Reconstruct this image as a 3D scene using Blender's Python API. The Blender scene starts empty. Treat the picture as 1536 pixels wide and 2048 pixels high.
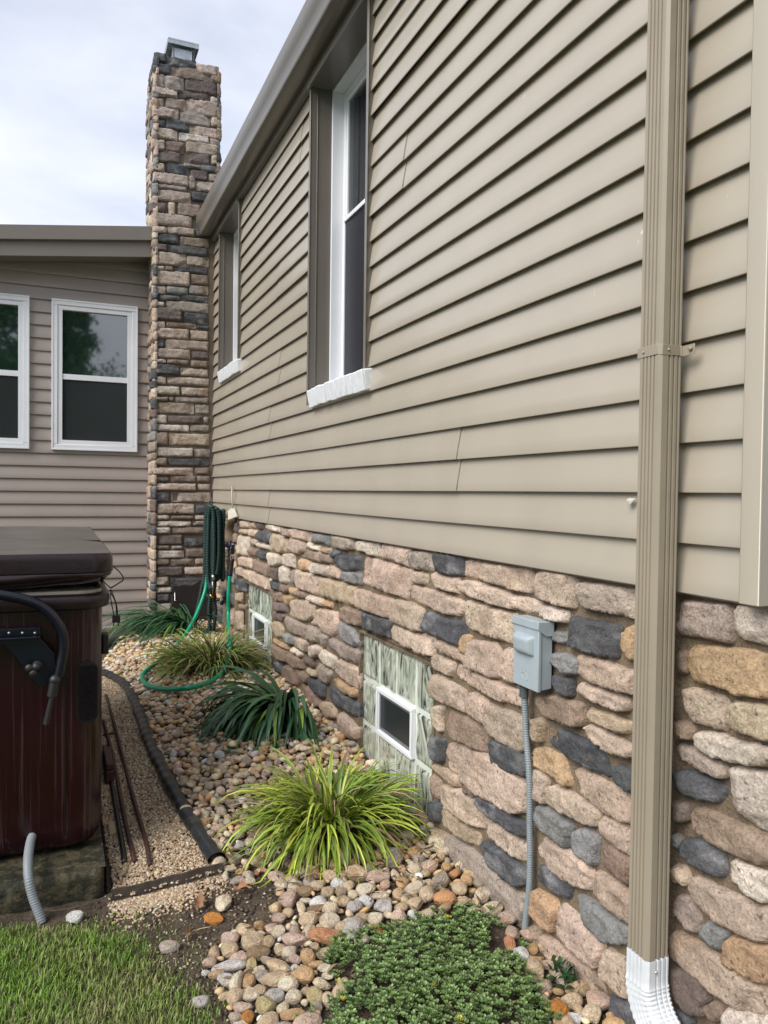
import bpy, math, random
import numpy as np
from mathutils import Vector, Matrix
from mathutils.geometry import delaunay_2d_cdt

random.seed(7)
rng = np.random.default_rng(11)
sc = bpy.context.scene
COL = sc.collection

# ------------------------------------------------------------------ camera
CAMZ = 1.25
F, YAW, PITCH, ROLL = 1540.0, 0.40008, -0.02529, 0.01289


def cam_axes():
    cy, sy = math.cos(YAW), math.sin(YAW)
    fwd = np.array([sy * math.cos(PITCH), cy * math.cos(PITCH), math.sin(PITCH)])
    right = np.array([cy, -sy, 0.0])
    up = np.cross(right, fwd)
    r = math.cos(ROLL) * right + math.sin(ROLL) * up
    u = -math.sin(ROLL) * right + math.cos(ROLL) * up
    return r, u, fwd


RGT, UPV, FWD = cam_axes()
cd = bpy.data.cameras.new('camera')
cam = bpy.data.objects.new('camera', cd)
COL.objects.link(cam)
cd.sensor_fit = 'VERTICAL'
cd.sensor_height = 36
cd.lens = F / 2048 * 36
cd.clip_start = 0.02
cd.clip_end = 500
M = Matrix(((RGT[0], UPV[0], -FWD[0], 0), (RGT[1], UPV[1], -FWD[1], 0), (RGT[2], UPV[2], -FWD[2], CAMZ), (0, 0, 0, 1)))
cam.matrix_world = M
sc.camera = cam

# ------------------------------------------------------------------ light
SUN_EL, SUN_AZ = math.radians(42), math.radians(-112)   # azimuth from +Y towards +X
w = bpy.data.worlds.new('World')
sc.world = w
w.use_nodes = True
nt = w.node_tree
nt.nodes.clear()
N = nt.nodes.new
out = N('ShaderNodeOutputWorld')
bg = N('ShaderNodeBackground')
bg.inputs['Strength'].default_value = 0.1
sky = N('ShaderNodeTexSky')
sky.sky_type = 'NISHITA'
sky.sun_disc = False
sky.sun_elevation = SUN_EL
sky.sun_rotation = SUN_AZ
sky.air_density = 1.0
sky.dust_density = 2.0
tc = N('ShaderNodeTexCoord')
mp = N('ShaderNodeMapping')
mp.inputs['Scale'].default_value = (1.0, 1.0, 2.2)
n1 = N('ShaderNodeTexNoise')
n1.inputs['Scale'].default_value = 3.4
n1.inputs['Detail'].default_value = 8
n1.inputs['Roughness'].default_value = 0.52
n1.inputs['Distortion'].default_value = 0.25
r1 = N('ShaderNodeValToRGB')
r1.color_ramp.elements[0].position = 0.37
r1.color_ramp.elements[0].color = (5.6, 6.1, 7.3, 1)
r1.color_ramp.elements[1].position = 0.62
r1.color_ramp.elements[1].color = (7.6, 7.9, 8.8, 1)
n2 = N('ShaderNodeTexNoise')
n2.inputs['Scale'].default_value = 1.3
n2.inputs['Detail'].default_value = 5
r2 = N('ShaderNodeValToRGB')
r2.color_ramp.elements[0].position = 0.3
r2.color_ramp.elements[0].color = (0.6, 0.6, 0.6, 1)
r2.color_ramp.elements[1].position = 0.6
r2.color_ramp.elements[1].color = (0.97, 0.97, 0.97, 1)
mx = N('ShaderNodeMixRGB')
L = nt.links.new
L(tc.outputs['Generated'], mp.inputs['Vector'])
L(mp.outputs['Vector'], n1.inputs['Vector'])
L(mp.outputs['Vector'], n2.inputs['Vector'])
L(n1.outputs['Fac'], r1.inputs['Fac'])
L(n2.outputs['Fac'], r2.inputs['Fac'])
L(r2.outputs['Color'], mx.inputs['Fac'])
L(sky.outputs['Color'], mx.inputs['Color1'])
L(r1.outputs['Color'], mx.inputs['Color2'])
L(mx.outputs['Color'], bg.inputs['Color'])
L(bg.outputs['Background'], out.inputs['Surface'])

sd = bpy.data.lights.new('sun', 'SUN')
sd.energy = 2.8
sd.angle = math.radians(40)
sd.color = (1.0, 0.96, 0.9)
so = bpy.data.objects.new('sun', sd)
COL.objects.link(so)
sdir = Vector((math.sin(SUN_AZ) * math.cos(SUN_EL), math.cos(SUN_AZ) * math.cos(SUN_EL), math.sin(SUN_EL)))
so.rotation_euler = (-sdir).to_track_quat('-Z', 'Y').to_euler()
so.location = (-3, -3, 8)

sc.view_settings.view_transform = 'Standard'
sc.view_settings.look = 'None'
sc.view_settings.exposure = 0.45
sc.view_settings.gamma = 1
sc.render.resolution_x = 768
sc.render.resolution_y = 1024


# ------------------------------------------------------------------ pixel rays (photo pixels 1536x2048)
def ray(x, y):
    return ((x - 768) / F) * RGT - ((y - 1024) / F) * UPV + FWD


def onX(x, y, X):
    d = ray(x, y)
    p = d * (X / d[0])
    return np.array([p[0], p[1], p[2] + CAMZ])


def onY(x, y, Y):
    d = ray(x, y)
    p = d * (Y / d[1])
    return np.array([p[0], p[1], p[2] + CAMZ])


def onZ(x, y, z):
    d = ray(x, y)
    p = d * ((z - CAMZ) / d[2])
    return np.array([p[0], p[1], z])


def sst(a, b, t):
    t = np.clip((t - a) / (b - a), 0, 1)
    return t * t * (3 - 2 * t)


# ------------------------------------------------------------------ numpy noise
def _h(ix, iy, iz, seed):
    n = (ix * 374761393 + iy * 668265263 + iz * 2147483647 + seed * 144665) & 0xFFFFFFFF
    n = ((n ^ (n >> 13)) * 1274126177) & 0xFFFFFFFF
    n = n ^ (n >> 16)
    return (n & 0xFFFF) / 65535.0


def vnoise(p, seed=0):
    p = np.asarray(p, float)
    i = np.floor(p).astype(np.int64)
    f = p - i
    f = f * f * (3 - 2 * f)
    r = 0
    for dx in (0, 1):
        for dy in (0, 1):
            for dz in (0, 1):
                wgt = (f[..., 0] if dx else 1 - f[..., 0]) * (f[..., 1] if dy else 1 - f[..., 1]) * (f[..., 2] if dz else 1 - f[..., 2])
                r = r + wgt * _h(i[..., 0] + dx, i[..., 1] + dy, i[..., 2] + dz, seed)
    return r * 2 - 1


def fbm(p, seed=0, o=4):
    p = np.asarray(p, float)
    a, s, t = 1.0, 0, 0
    for k in range(o):
        s = s + a * vnoise(p * (2.03 ** k), seed + k * 17)
        t += a
        a *= 0.5
    return s / t


def gz(x, y):
    """ground height"""
    x = np.asarray(x, float)
    y = np.asarray(y, float)
    z = 0.015 + 0.075 * sst(1.5, 3.0, y) * sst(0.1, 0.7, x) + 0.045 * sst(2.4, 4.5, y)
    z = z + 0.025 * sst(0.3, 1.1, x)
    pit = np.exp(-(((x - 0.62) / 0.13) ** 2 + ((y - 2.38) / 0.12) ** 2))
    z = z - 0.025 * pit
    q = np.stack([x * 3, y * 3, x * 0], -1)
    return z + 0.008 * vnoise(q, 5)


def onG(x, y):
    p = onZ(x, y, 0.06)
    for _ in range(6):
        p = onZ(x, y, float(gz(p[0], p[1])))
    return p


# ------------------------------------------------------------------ materials
def srgb(r, g, b):
    f = lambda c: ((c / 255 + 0.055) / 1.055) ** 2.4 if c > 10 else c / 255 / 12.92
    return (f(r), f(g), f(b))


MATS = {}


def mat(name, color=(0.5, 0.5, 0.5), rough=0.6, metal=0.0, spec=0.5, attr=False, var=0.12, vscale=6.0, stretch=(1, 1, 1),
        bump=0.0, bscale=60.0, bdist=0.003, fine=0.0, fscale=400.0, coat=0.0, rvar=0.0, tint=None, ior=1.5, trans=0.0, rnd=0.0, alt=None, altpos=(0.45, 0.6), altscale=8.0, alpha=1.0):
    if name in MATS:
        return MATS[name]
    m = bpy.data.materials.new(name)
    m.use_nodes = True
    t = m.node_tree
    b = t.nodes['Principled BSDF']
    nn = t.nodes.new
    lk = t.links.new
    b.inputs['Roughness'].default_value = rough
    b.inputs['Metallic'].default_value = metal
    b.inputs['Specular IOR Level'].default_value = spec
    b.inputs['IOR'].default_value = ior
    b.inputs['Coat Weight'].default_value = coat
    b.inputs['Coat Roughness'].default_value = 0.24
    if trans:
        b.inputs['Transmission Weight'].default_value = trans
    b.inputs['Alpha'].default_value = alpha
    c = nn('ShaderNodeTexCoord')
    mpn = nn('ShaderNodeMapping')
    mpn.inputs['Scale'].default_value = stretch
    lk(c.outputs['Object'], mpn.inputs['Vector'])
    V = mpn.outputs['Vector']
    if attr:
        a = nn('ShaderNodeAttribute')
        a.attribute_name = 'col'
        base = a.outputs['Color']
    else:
        a = nn('ShaderNodeRGB')
        a.outputs[0].default_value = (*color, 1)
        base = a.outputs[0]
    if alt is not None:
        na = nn('ShaderNodeTexNoise')
        na.inputs['Scale'].default_value = altscale
        na.inputs['Detail'].default_value = 6
        na.inputs['Roughness'].default_value = 0.6
        lk(V, na.inputs['Vector'])
        ra = nn('ShaderNodeValToRGB')
        ra.color_ramp.elements[0].position = altpos[0]
        ra.color_ramp.elements[1].position = altpos[1]
        lk(na.outputs['Fac'], ra.inputs['Fac'])
        ma = nn('ShaderNodeMixRGB')
        ma.inputs['Color2'].default_value = (*alt, 1)
        lk(ra.outputs['Color'], ma.inputs['Fac'])
        lk(base, ma.inputs['Color1'])
        base = ma.outputs['Color']
    if rnd:
        oi = nn('ShaderNodeObjectInfo')
        hs = nn('ShaderNodeMapRange')
        hs.inputs['To Min'].default_value = 1 - rnd
        hs.inputs['To Max'].default_value = 1 + rnd
        lk(oi.outputs['Random'], hs.inputs['Value'])
        mr = nn('ShaderNodeMixRGB')
        mr.blend_type = 'MULTIPLY'
        mr.inputs['Fac'].default_value = 1
        lk(base, mr.inputs['Color1'])
        lk(hs.outputs['Result'], mr.inputs['Color2'])
        base = mr.outputs['Color']
    def mul(base, scale, lo, hi, det=5, p0=0.3, p1=0.7):
        n = nn('ShaderNodeTexNoise')
        n.inputs['Scale'].default_value = scale
        n.inputs['Detail'].default_value = det
        n.inputs['Roughness'].default_value = 0.6
        lk(V, n.inputs['Vector'])
        r = nn('ShaderNodeMapRange')
        r.inputs['From Min'].default_value = p0
        r.inputs['From Max'].default_value = p1
        r.inputs['To Min'].default_value = lo
        r.inputs['To Max'].default_value = hi
        lk(n.outputs['Fac'], r.inputs['Value'])
        x = nn('ShaderNodeMixRGB')
        x.blend_type = 'MULTIPLY'
        x.inputs['Fac'].default_value = 1
        lk(base, x.inputs['Color1'])
        lk(r.outputs['Result'], x.inputs['Color2'])
        return x.outputs['Color'], n
    nv = None
    if var:
        base, nv = mul(base, vscale, 1 - var, 1 + var)
    if fine:
        base, nf = mul(base, fscale, 1 - fine, 1 + fine, 3)
    lk(base, b.inputs['Base Color'])
    if rvar and nv:
        r = nn('ShaderNodeMapRange')
        r.inputs['From Min'].default_value = 0.3
        r.inputs['From Max'].default_value = 0.7
        r.inputs['To Min'].default_value = max(0.02, rough - rvar)
        r.inputs['To Max'].default_value = min(1, rough + rvar)
        lk(nv.outputs['Fac'], r.inputs['Value'])
        lk(r.outputs['Result'], b.inputs['Roughness'])
    if bump:
        n = nn('ShaderNodeTexNoise')
        n.inputs['Scale'].default_value = bscale
        n.inputs['Detail'].default_value = 8
        n.inputs['Roughness'].default_value = 0.65
        lk(V, n.inputs['Vector'])
        bp = nn('ShaderNodeBump')
        bp.inputs['Strength'].default_value = bump
        bp.inputs['Distance'].default_value = bdist
        lk(n.outputs['Fac'], bp.inputs['Height'])
        lk(bp.outputs['Normal'], b.inputs['Normal'])
        if coat:
            pass
    MATS[name] = m
    return m


M_SIDE = mat('vinyl_beige', (0.408, 0.362, 0.290), rough=0.34, spec=0.65, coat=0.35, var=0.05, vscale=3, stretch=(1, 1, .4), alt=(.60, .56, .48), altpos=(.725, .76), altscale=24, bump=0.12, bscale=160, bdist=0.001)
M_SIDE2 = mat('vinyl_taupe', (0.350, 0.302, 0.272), rough=0.5, var=0.05, vscale=3, bump=0.12, bscale=160, bdist=0.001)
M_TRIM = mat('aluminium_taupe', (0.180, 0.162, 0.138), rough=0.27, var=0.05, vscale=5, bump=0.05, bscale=30, bdist=0.001)
M_TRIM2 = mat('aluminium_dark_taupe', (0.19, 0.168, 0.145), rough=0.42, var=0.05, vscale=3)
M_DS = mat('downspout_enamel', (0.325, 0.280, 0.212), rough=0.38, var=0.06, vscale=6, bump=0.05, bscale=80, bdist=0.001, alt=(.42, .40, .36), altpos=(.70, .74), altscale=90)
M_WHITE = mat('white_vinyl', (0.78, 0.80, 0.83), rough=0.35, var=0.03, vscale=8)
M_WHITEP = mat('white_painted_brick', (0.72, 0.74, 0.76), rough=0.6, var=0.08, vscale=40, bump=0.6, bscale=120, bdist=0.003, alt=(.35, .33, .30), altpos=(.68, .72), altscale=60)
M_WHITEA = mat('white_aluminium', (0.70, 0.73, 0.76), rough=0.3, var=0.08, vscale=20, alt=(.36, .32, .26), altpos=(.64, .78), altscale=30)
M_GLASS = mat('dark_glass', (0.010, 0.024, 0.020), rough=0.03, var=0, spec=0.5, ior=2.7)
M_SCREEN = mat('insect_screen', (0.022, 0.026, 0.03), rough=0.28, var=0.1, vscale=3, spec=0.6)
M_ROOM = mat('dark_room', (0.03, 0.03, 0.035), rough=0.9, var=0)
M_CURT = mat('grey_curtain', (0.28, 0.29, 0.33), rough=0.9, var=0.3, vscale=8, stretch=(6, 6, .1))
M_STONE = mat('ledge_stone', attr=True, rough=0.88, spec=0.25, var=0.20, vscale=24, fine=0.27, fscale=170, bump=1.0, bscale=95, bdist=0.009, alt=(.17, .125, .10), altpos=(.57, .70), altscale=75)
M_MORTAR = mat('mortar', (0.215, 0.165, 0.112), rough=0.95, spec=0.2, var=0.28, vscale=9, fine=0.3, fscale=170, bump=1.0, bscale=110, bdist=0.009)
M_GROUT = mat('grey_brown_mortar', (0.170, 0.138, 0.112), rough=0.95, spec=0.2, var=0.2, vscale=9, bump=0.8, bscale=140, bdist=0.004)
M_CONC = mat('mossy_concrete', (0.075, 0.062, 0.032), rough=0.7, var=0.6, vscale=22, fine=0.3, fscale=120, bump=1.0, bscale=60, bdist=0.006, alt=(0.018, 0.019, 0.009), altpos=(.45, .55), altscale=26)
M_SOIL = mat('soil', (0.088, 0.068, 0.050), rough=0.95, spec=0.2, var=0.4, vscale=18, fine=0.35, fscale=160, bump=1.0, bscale=70, bdist=0.012)
M_ROCK = mat('river_rock', attr=True, rough=0.62, spec=0.35, var=0.22, vscale=30, fine=0.22, fscale=260, bump=0.55, bscale=90, bdist=0.003)
M_ROCKI = mat('river_rock_near', attr=True, rough=0.6, spec=0.35, var=0.22, vscale=1.1, fine=0.25, fscale=8, bump=0.7, bscale=2.6, bdist=0.05, alt=(.30, .20, .11), altpos=(.62, .75), altscale=2.2)
M_PEA = mat('pea_gravel', attr=True, rough=0.6, spec=0.35, var=0.15, vscale=200)
M_LEAF = mat('leaf_blades', attr=True, rough=0.42, spec=0.5, var=0.15, vscale=20)
M_GRASS = mat('grass_blades', attr=True, rough=0.55, spec=0.4, var=0.2, vscale=6)
M_DRY = mat('dry_leaf', (0.26, 0.135, 0.075), rough=0.8, var=0.35, vscale=60, rnd=.25)
M_RUST = mat('rusty_steel', (0.060, 0.026, 0.020), rough=0.65, var=0.4, vscale=60, bump=0.6, bscale=300, bdist=0.001)
M_BLACKP = mat('black_plastic', (0.022, 0.024, 0.026), rough=0.35, var=0.3, vscale=15, bump=.2, bscale=60, bdist=.003, alt=(.07, .065, .055), altpos=(.55, .75), altscale=14)
M_EDGE = mat('edging_board', (0.055, 0.045, 0.036), rough=0.7, var=0.3, vscale=40, bump=.5, bscale=90, bdist=.003)
M_GHOSE = mat('green_hose', (0.0, 0.31, 0.165), rough=0.28, var=0.08, vscale=30)
M_DHOSE = mat('dark_green_woven_hose', (0.006, 0.034, 0.030), rough=0.55, var=0.3, vscale=80, bump=1.0, bscale=500, bdist=.002)
M_BLK = mat('black_rubber', (0.010, 0.010, 0.011), rough=0.4, var=0)
M_BLUE = mat('navy_blue_plastic', (0.004, 0.012, 0.06), rough=0.35, var=0)
M_STEEL = mat('chrome', (0.6, 0.6, 0.6), rough=0.25, metal=1, var=0.1)
M_GALV = mat('galvanised_sheet', (0.42, 0.45, 0.47), rough=0.42, metal=0.7, var=0.25, vscale=14)
M_BRASS = mat('brass', (0.6, 0.36, 0.12), rough=0.3, metal=1, var=0)
M_CREAM = mat('cream_plastic', (0.55, 0.52, 0.44), rough=0.5, var=0.1)
M_BOX = mat('grey_pvc', (0.36, 0.42, 0.45), rough=0.42, var=0.05, vscale=20)
M_COND = mat('grey_flex_conduit', (0.24, 0.28, 0.30), rough=0.45, var=0.1, vscale=40)
M_CONDD = mat('dark_grey_flex_conduit', (0.085, 0.10, 0.105), rough=0.5, var=0.2, vscale=40)
M_PANEL = mat('plum_painted_panel', (0.020, 0.014, 0.014), rough=0.6, var=0.3, vscale=8, bump=.4, bscale=60)
M_SHINGLE = mat('grey_shingle', (0.09, 0.085, 0.08), rough=0.9, var=0.3, vscale=30)
M_BARK = mat('bark', (0.09, 0.07, 0.05), rough=0.9, var=0.3, vscale=20, bump=1, bscale=20, bdist=.03)
M_CARM = mat('frosted_white_paint', (0.40, 0.385, 0.35), rough=0.7, var=0.15)


def tub_material():
    m = mat('wet_burgundy_cabinet', (0.020, 0.0028, 0.0050), rough=0.17, var=0.16, vscale=1.0, stretch=(85, 85, 1.5), bump=0.35, bscale=1.0, bdist=0.004,
            alt=(0.046, 0.024, 0.029), altpos=(.56, .62), altscale=1.1)
    return m


M_TUB = tub_material()
M_COVT = mat('faded_vinyl_cover_top', (0.105, 0.088, 0.070), rough=0.36, var=0.25, vscale=5, stretch=(1, 3, 1), bump=.25, bscale=14, bdist=.01, alt=(.06, .045, .042), altpos=(.5, .75), altscale=6)
M_COVS = mat('brown_vinyl_cover_side', (0.013, 0.005, 0.006), rough=0.33, var=0.3, vscale=12, bump=.3, bscale=16, bdist=.008)
M_NAVY = mat('navy_powder_coat', (0.0015, 0.0028, 0.009), rough=0.32, var=0.15)
M_DARKM = mat('dark_plastic', (0.018, 0.018, 0.020), rough=0.45, var=.1)
M_RIM = mat('tub_shell', (0.28, 0.26, 0.20), rough=0.3, var=.05)


def glassblock_material():
    m = bpy.data.materials.new('wavy_glass_block')
    m.use_nodes = True
    t = m.node_tree
    b = t.nodes['Principled BSDF']
    nn = t.nodes.new
    lk = t.links.new
    c = nn('ShaderNodeTexCoord')
    mpn = nn('ShaderNodeMapping')
    mpn.inputs['Scale'].default_value = (7, 7, 3.0)
    lk(c.outputs['Object'], mpn.inputs['Vector'])
    n = nn('ShaderNodeTexNoise')
    n.inputs['Scale'].default_value = 1.6
    n.inputs['Detail'].default_value = 1.5
    n.inputs['Distortion'].default_value = 3.4
    lk(mpn.outputs['Vector'], n.inputs['Vector'])
    r = nn('ShaderNodeValToRGB')  # refracted light and dark streaks are painted into the opaque block colour
    e = r.color_ramp.elements
    e[0].position = 0.33
    e[0].color = (0.05, 0.06, 0.05, 1)
    e[1].position = 0.62
    e[1].color = (0.56, 0.60, 0.50, 1)
    x = e.new(0.44)
    x.color = (0.33, 0.37, 0.30, 1)
    lk(n.outputs['Fac'], r.inputs['Fac'])
    lk(r.outputs['Color'], b.inputs['Base Color'])
    b.inputs['Roughness'].default_value = 0.03
    b.inputs['Coat Weight'].default_value = 0.8
    b.inputs['Coat Roughness'].default_value = 0.02
    b.inputs['Specular IOR Level'].default_value = 0.8
    bp = nn('ShaderNodeBump')
    bp.inputs['Strength'].default_value = 0.8
    bp.inputs['Distance'].default_value = 0.02
    lk(n.outputs['Fac'], bp.inputs['Height'])
    lk(bp.outputs['Normal'], b.inputs['Normal'])
    return m


M_GB = glassblock_material()
M_GBJ = mat('glass_block_joint', (0.66, 0.71, 0.64), rough=0.4, var=.15, vscale=20)


# ------------------------------------------------------------------ mesh helpers
class MB:
    def __init__(s):
        s.v = []
        s.f = []
        s.c = []

    def add(s, verts, faces, col=None):
        o = len(s.v)
        s.v.extend([tuple(map(float, p)) for p in verts])
        s.f.extend([tuple(i + o for i in f) for f in faces])
        if col is not None:
            if hasattr(col[0], '__len__'):
                s.c.extend(col)
            else:
                s.c.extend([tuple(col)] * len(verts))
        return s

    def box(s, x0, x1, y0, y1, z0, z1):
        v = [(x0, y0, z0), (x1, y0, z0), (x1, y1, z0), (x0, y1, z0), (x0, y0, z1), (x1, y0, z1), (x1, y1, z1), (x0, y1, z1)]
        return s.add(v, [(0, 3, 2, 1), (4, 5, 6, 7), (0, 1, 5, 4), (1, 2, 6, 5), (2, 3, 7, 6), (3, 0, 4, 7)])

    def frame(s, axis, pos0, pos1, u0, u1, z0, z1, w):
        """rectangular picture frame; axis 'y' -> depth along y (u=x), 'x' -> depth along x (u=y)"""
        parts = [(u0, u1, z0, z0 + w), (u0, u1, z1 - w, z1), (u0, u0 + w, z0 + w, z1 - w), (u1 - w, u1, z0 + w, z1 - w)]
        for a, b, c, d in parts:
            if axis == 'y':
                s.box(a, b, pos0, pos1, c, d)
            else:
                s.box(pos0, pos1, a, b, c, d)
        return s

    def prism(s, prof, axis, a, b):
        """profile list of (p,q) extruded along axis; axis 'y': (x,z); 'x': (y,z); 'z': (x,y)"""
        n = len(prof)
        P = []
        for t in (a, b):
            for p, q in prof:
                P.append({'y': (p, t, q), 'x': (t, p, q), 'z': (p, q, t)}[axis])
        fs = [(i, (i + 1) % n, (i + 1) % n + n, i + n) for i in range(n)]
        fs += [tuple(range(n - 1, -1, -1)), tuple(range(n, 2 * n))]
        return s.add(P, fs)

    def tube(s, path, r, n=10, cap=True, col=None, flat=1.0):
        P = np.array(path, float)
        T = np.gradient(P, axis=0)
        T /= np.linalg.norm(T, axis=1)[:, None] + 1e-12
        up = np.array([0, 0, 1.0]) if abs(T[0][2]) < 0.9 else np.array([1.0, 0, 0])
        vs = []
        a = np.cross(T[0], up)
        a /= np.linalg.norm(a)
        for i in range(len(P)):
            a = a - T[i] * a.dot(T[i])
            a /= np.linalg.norm(a)
            b = np.cross(T[i], a)
            rr = r(i) if callable(r) else r
            for k in range(n):
                t = 2 * math.pi * k / n
                vs.append(P[i] + rr * (math.cos(t) * a + flat * math.sin(t) * b))
        fs = []
        for i in range(len(P) - 1):
            for k in range(n):
                fs.append((i * n + k, i * n + (k + 1) % n, (i + 1) * n + (k + 1) % n, (i + 1) * n + k))
        if cap:
            fs.append(tuple(range(n - 1, -1, -1)))
            fs.append(tuple(range((len(P) - 1) * n, len(P) * n)))
        return s.add(vs, fs, col)

    def sphere(s, c, r, n=10, m=8, sc3=(1, 1, 1)):
        vs = [(c[0], c[1], c[2] + r * sc3[2])]
        for j in range(1, m):
            ph = math.pi * j / m
            for k in range(n):
                t = 2 * math.pi * k / n
                vs.append((c[0] + r * sc3[0] * math.sin(ph) * math.cos(t), c[1] + r * sc3[1] * math.sin(ph) * math.sin(t), c[2] + r * sc3[2] * math.cos(ph)))
        vs.append((c[0], c[1], c[2] - r * sc3[2]))
        fs = [(0, 1 + k, 1 + (k + 1) % n) for k in range(n)]
        for j in range(m - 2):
            for k in range(n):
                a = 1 + j * n + k
                b = 1 + j * n + (k + 1) % n
                fs.append((a, a + n, b + n, b))
        e = len(vs) - 1
        fs += [(e, 1 + (m - 2) * n + (k + 1) % n, 1 + (m - 2) * n + k) for k in range(n)]
        return s.add(vs, fs)

    def build(s, name, m, parent=None, smooth=False, bevel=0, seg=2, autosmooth=None):
        me = bpy.data.meshes.new(name)
        me.from_pydata(s.v, [], s.f)
        if s.c:
            ca = me.color_attributes.new('col', 'FLOAT_COLOR', 'POINT')
            arr = np.ones((len(s.v), 4), np.float32)
            arr[:, :3] = np.array(s.c, np.float32)
            ca.data.foreach_set('color', arr.ravel())
        me.materials.append(m)
        if smooth:
            me.polygons.foreach_set('use_smooth', [True] * len(me.polygons))
            if autosmooth:
                me.set_sharp_from_angle(angle=math.radians(autosmooth))
        me.update()
        o = bpy.data.objects.new(name, me)
        COL.objects.link(o)
        if parent is not None:
            o.parent = parent
            o.matrix_parent_inverse = Matrix.Translation(-parent.location) if parent.type == 'EMPTY' and parent.parent is None else Matrix.Identity(4)
        if bevel:
            bv = o.modifiers.new('bevel', 'BEVEL')
            bv.width = bevel
            bv.segments = seg
            bv.limit_method = 'ANGLE'
            bv.angle_limit = math.radians(40)
            me.polygons.foreach_set('use_smooth', [True] * len(me.polygons))
            me.set_sharp_from_angle(angle=math.radians(40))
        return o


def tag(o, label=None, cat=None, group=None, kind=None):
    if label:
        o['label'] = label
    if cat:
        o['category'] = cat
    if group:
        o['group'] = group
    if kind:
        o['kind'] = kind
    return o


def thing(name, label, cat, loc=(0, 0, 0), group=None):
    o = bpy.data.objects.new(name, None)
    o.empty_display_size = 0.05
    COL.objects.link(o)
    o.location = loc
    return tag(o, label, cat, group)


def crom(pts, n=8):
    P = [np.array(p, float) for p in pts]
    P = [2 * P[0] - P[1]] + P + [2 * P[-1] - P[-2]]
    o = []
    for i in range(1, len(P) - 2):
        for k in range(n):
            t = k / n
            o.append(0.5 * ((2 * P[i]) + (-P[i - 1] + P[i + 1]) * t + (2 * P[i - 1] - 5 * P[i] + 4 * P[i + 1] - P[i + 2]) * t * t + (-P[i - 1] + 3 * P[i] - 3 * P[i + 1] + P[i + 2]) * t ** 3))
    o.append(P[-2])
    return np.array(o)


def resample(P, step):
    P = np.array(P, float)
    d = np.r_[0, np.cumsum(np.linalg.norm(np.diff(P, axis=0), axis=1))]
    n = max(2, int(round(d[-1] / step)) + 1)
    t = np.linspace(0, d[-1], n)
    return np.stack([np.interp(t, d, P[:, k]) for k in range(P.shape[1])], -1)

# ================================================================== SETTING DIMENSIONS
D = 1.169            # outer lip plane of the siding on the long wall (x)
FR = 1.180           # face of the stone veneer
MO = 1.203           # mortar plane
EX = 0.1016          # siding exposure
ZB = CAMZ - 0.1966   # bottom of siding
YE, YC = 0.955, 6.432  # near corner / inner corner with the chimney
YF = 6.73            # far wall
ZTOP = CAMZ + 2.085


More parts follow.
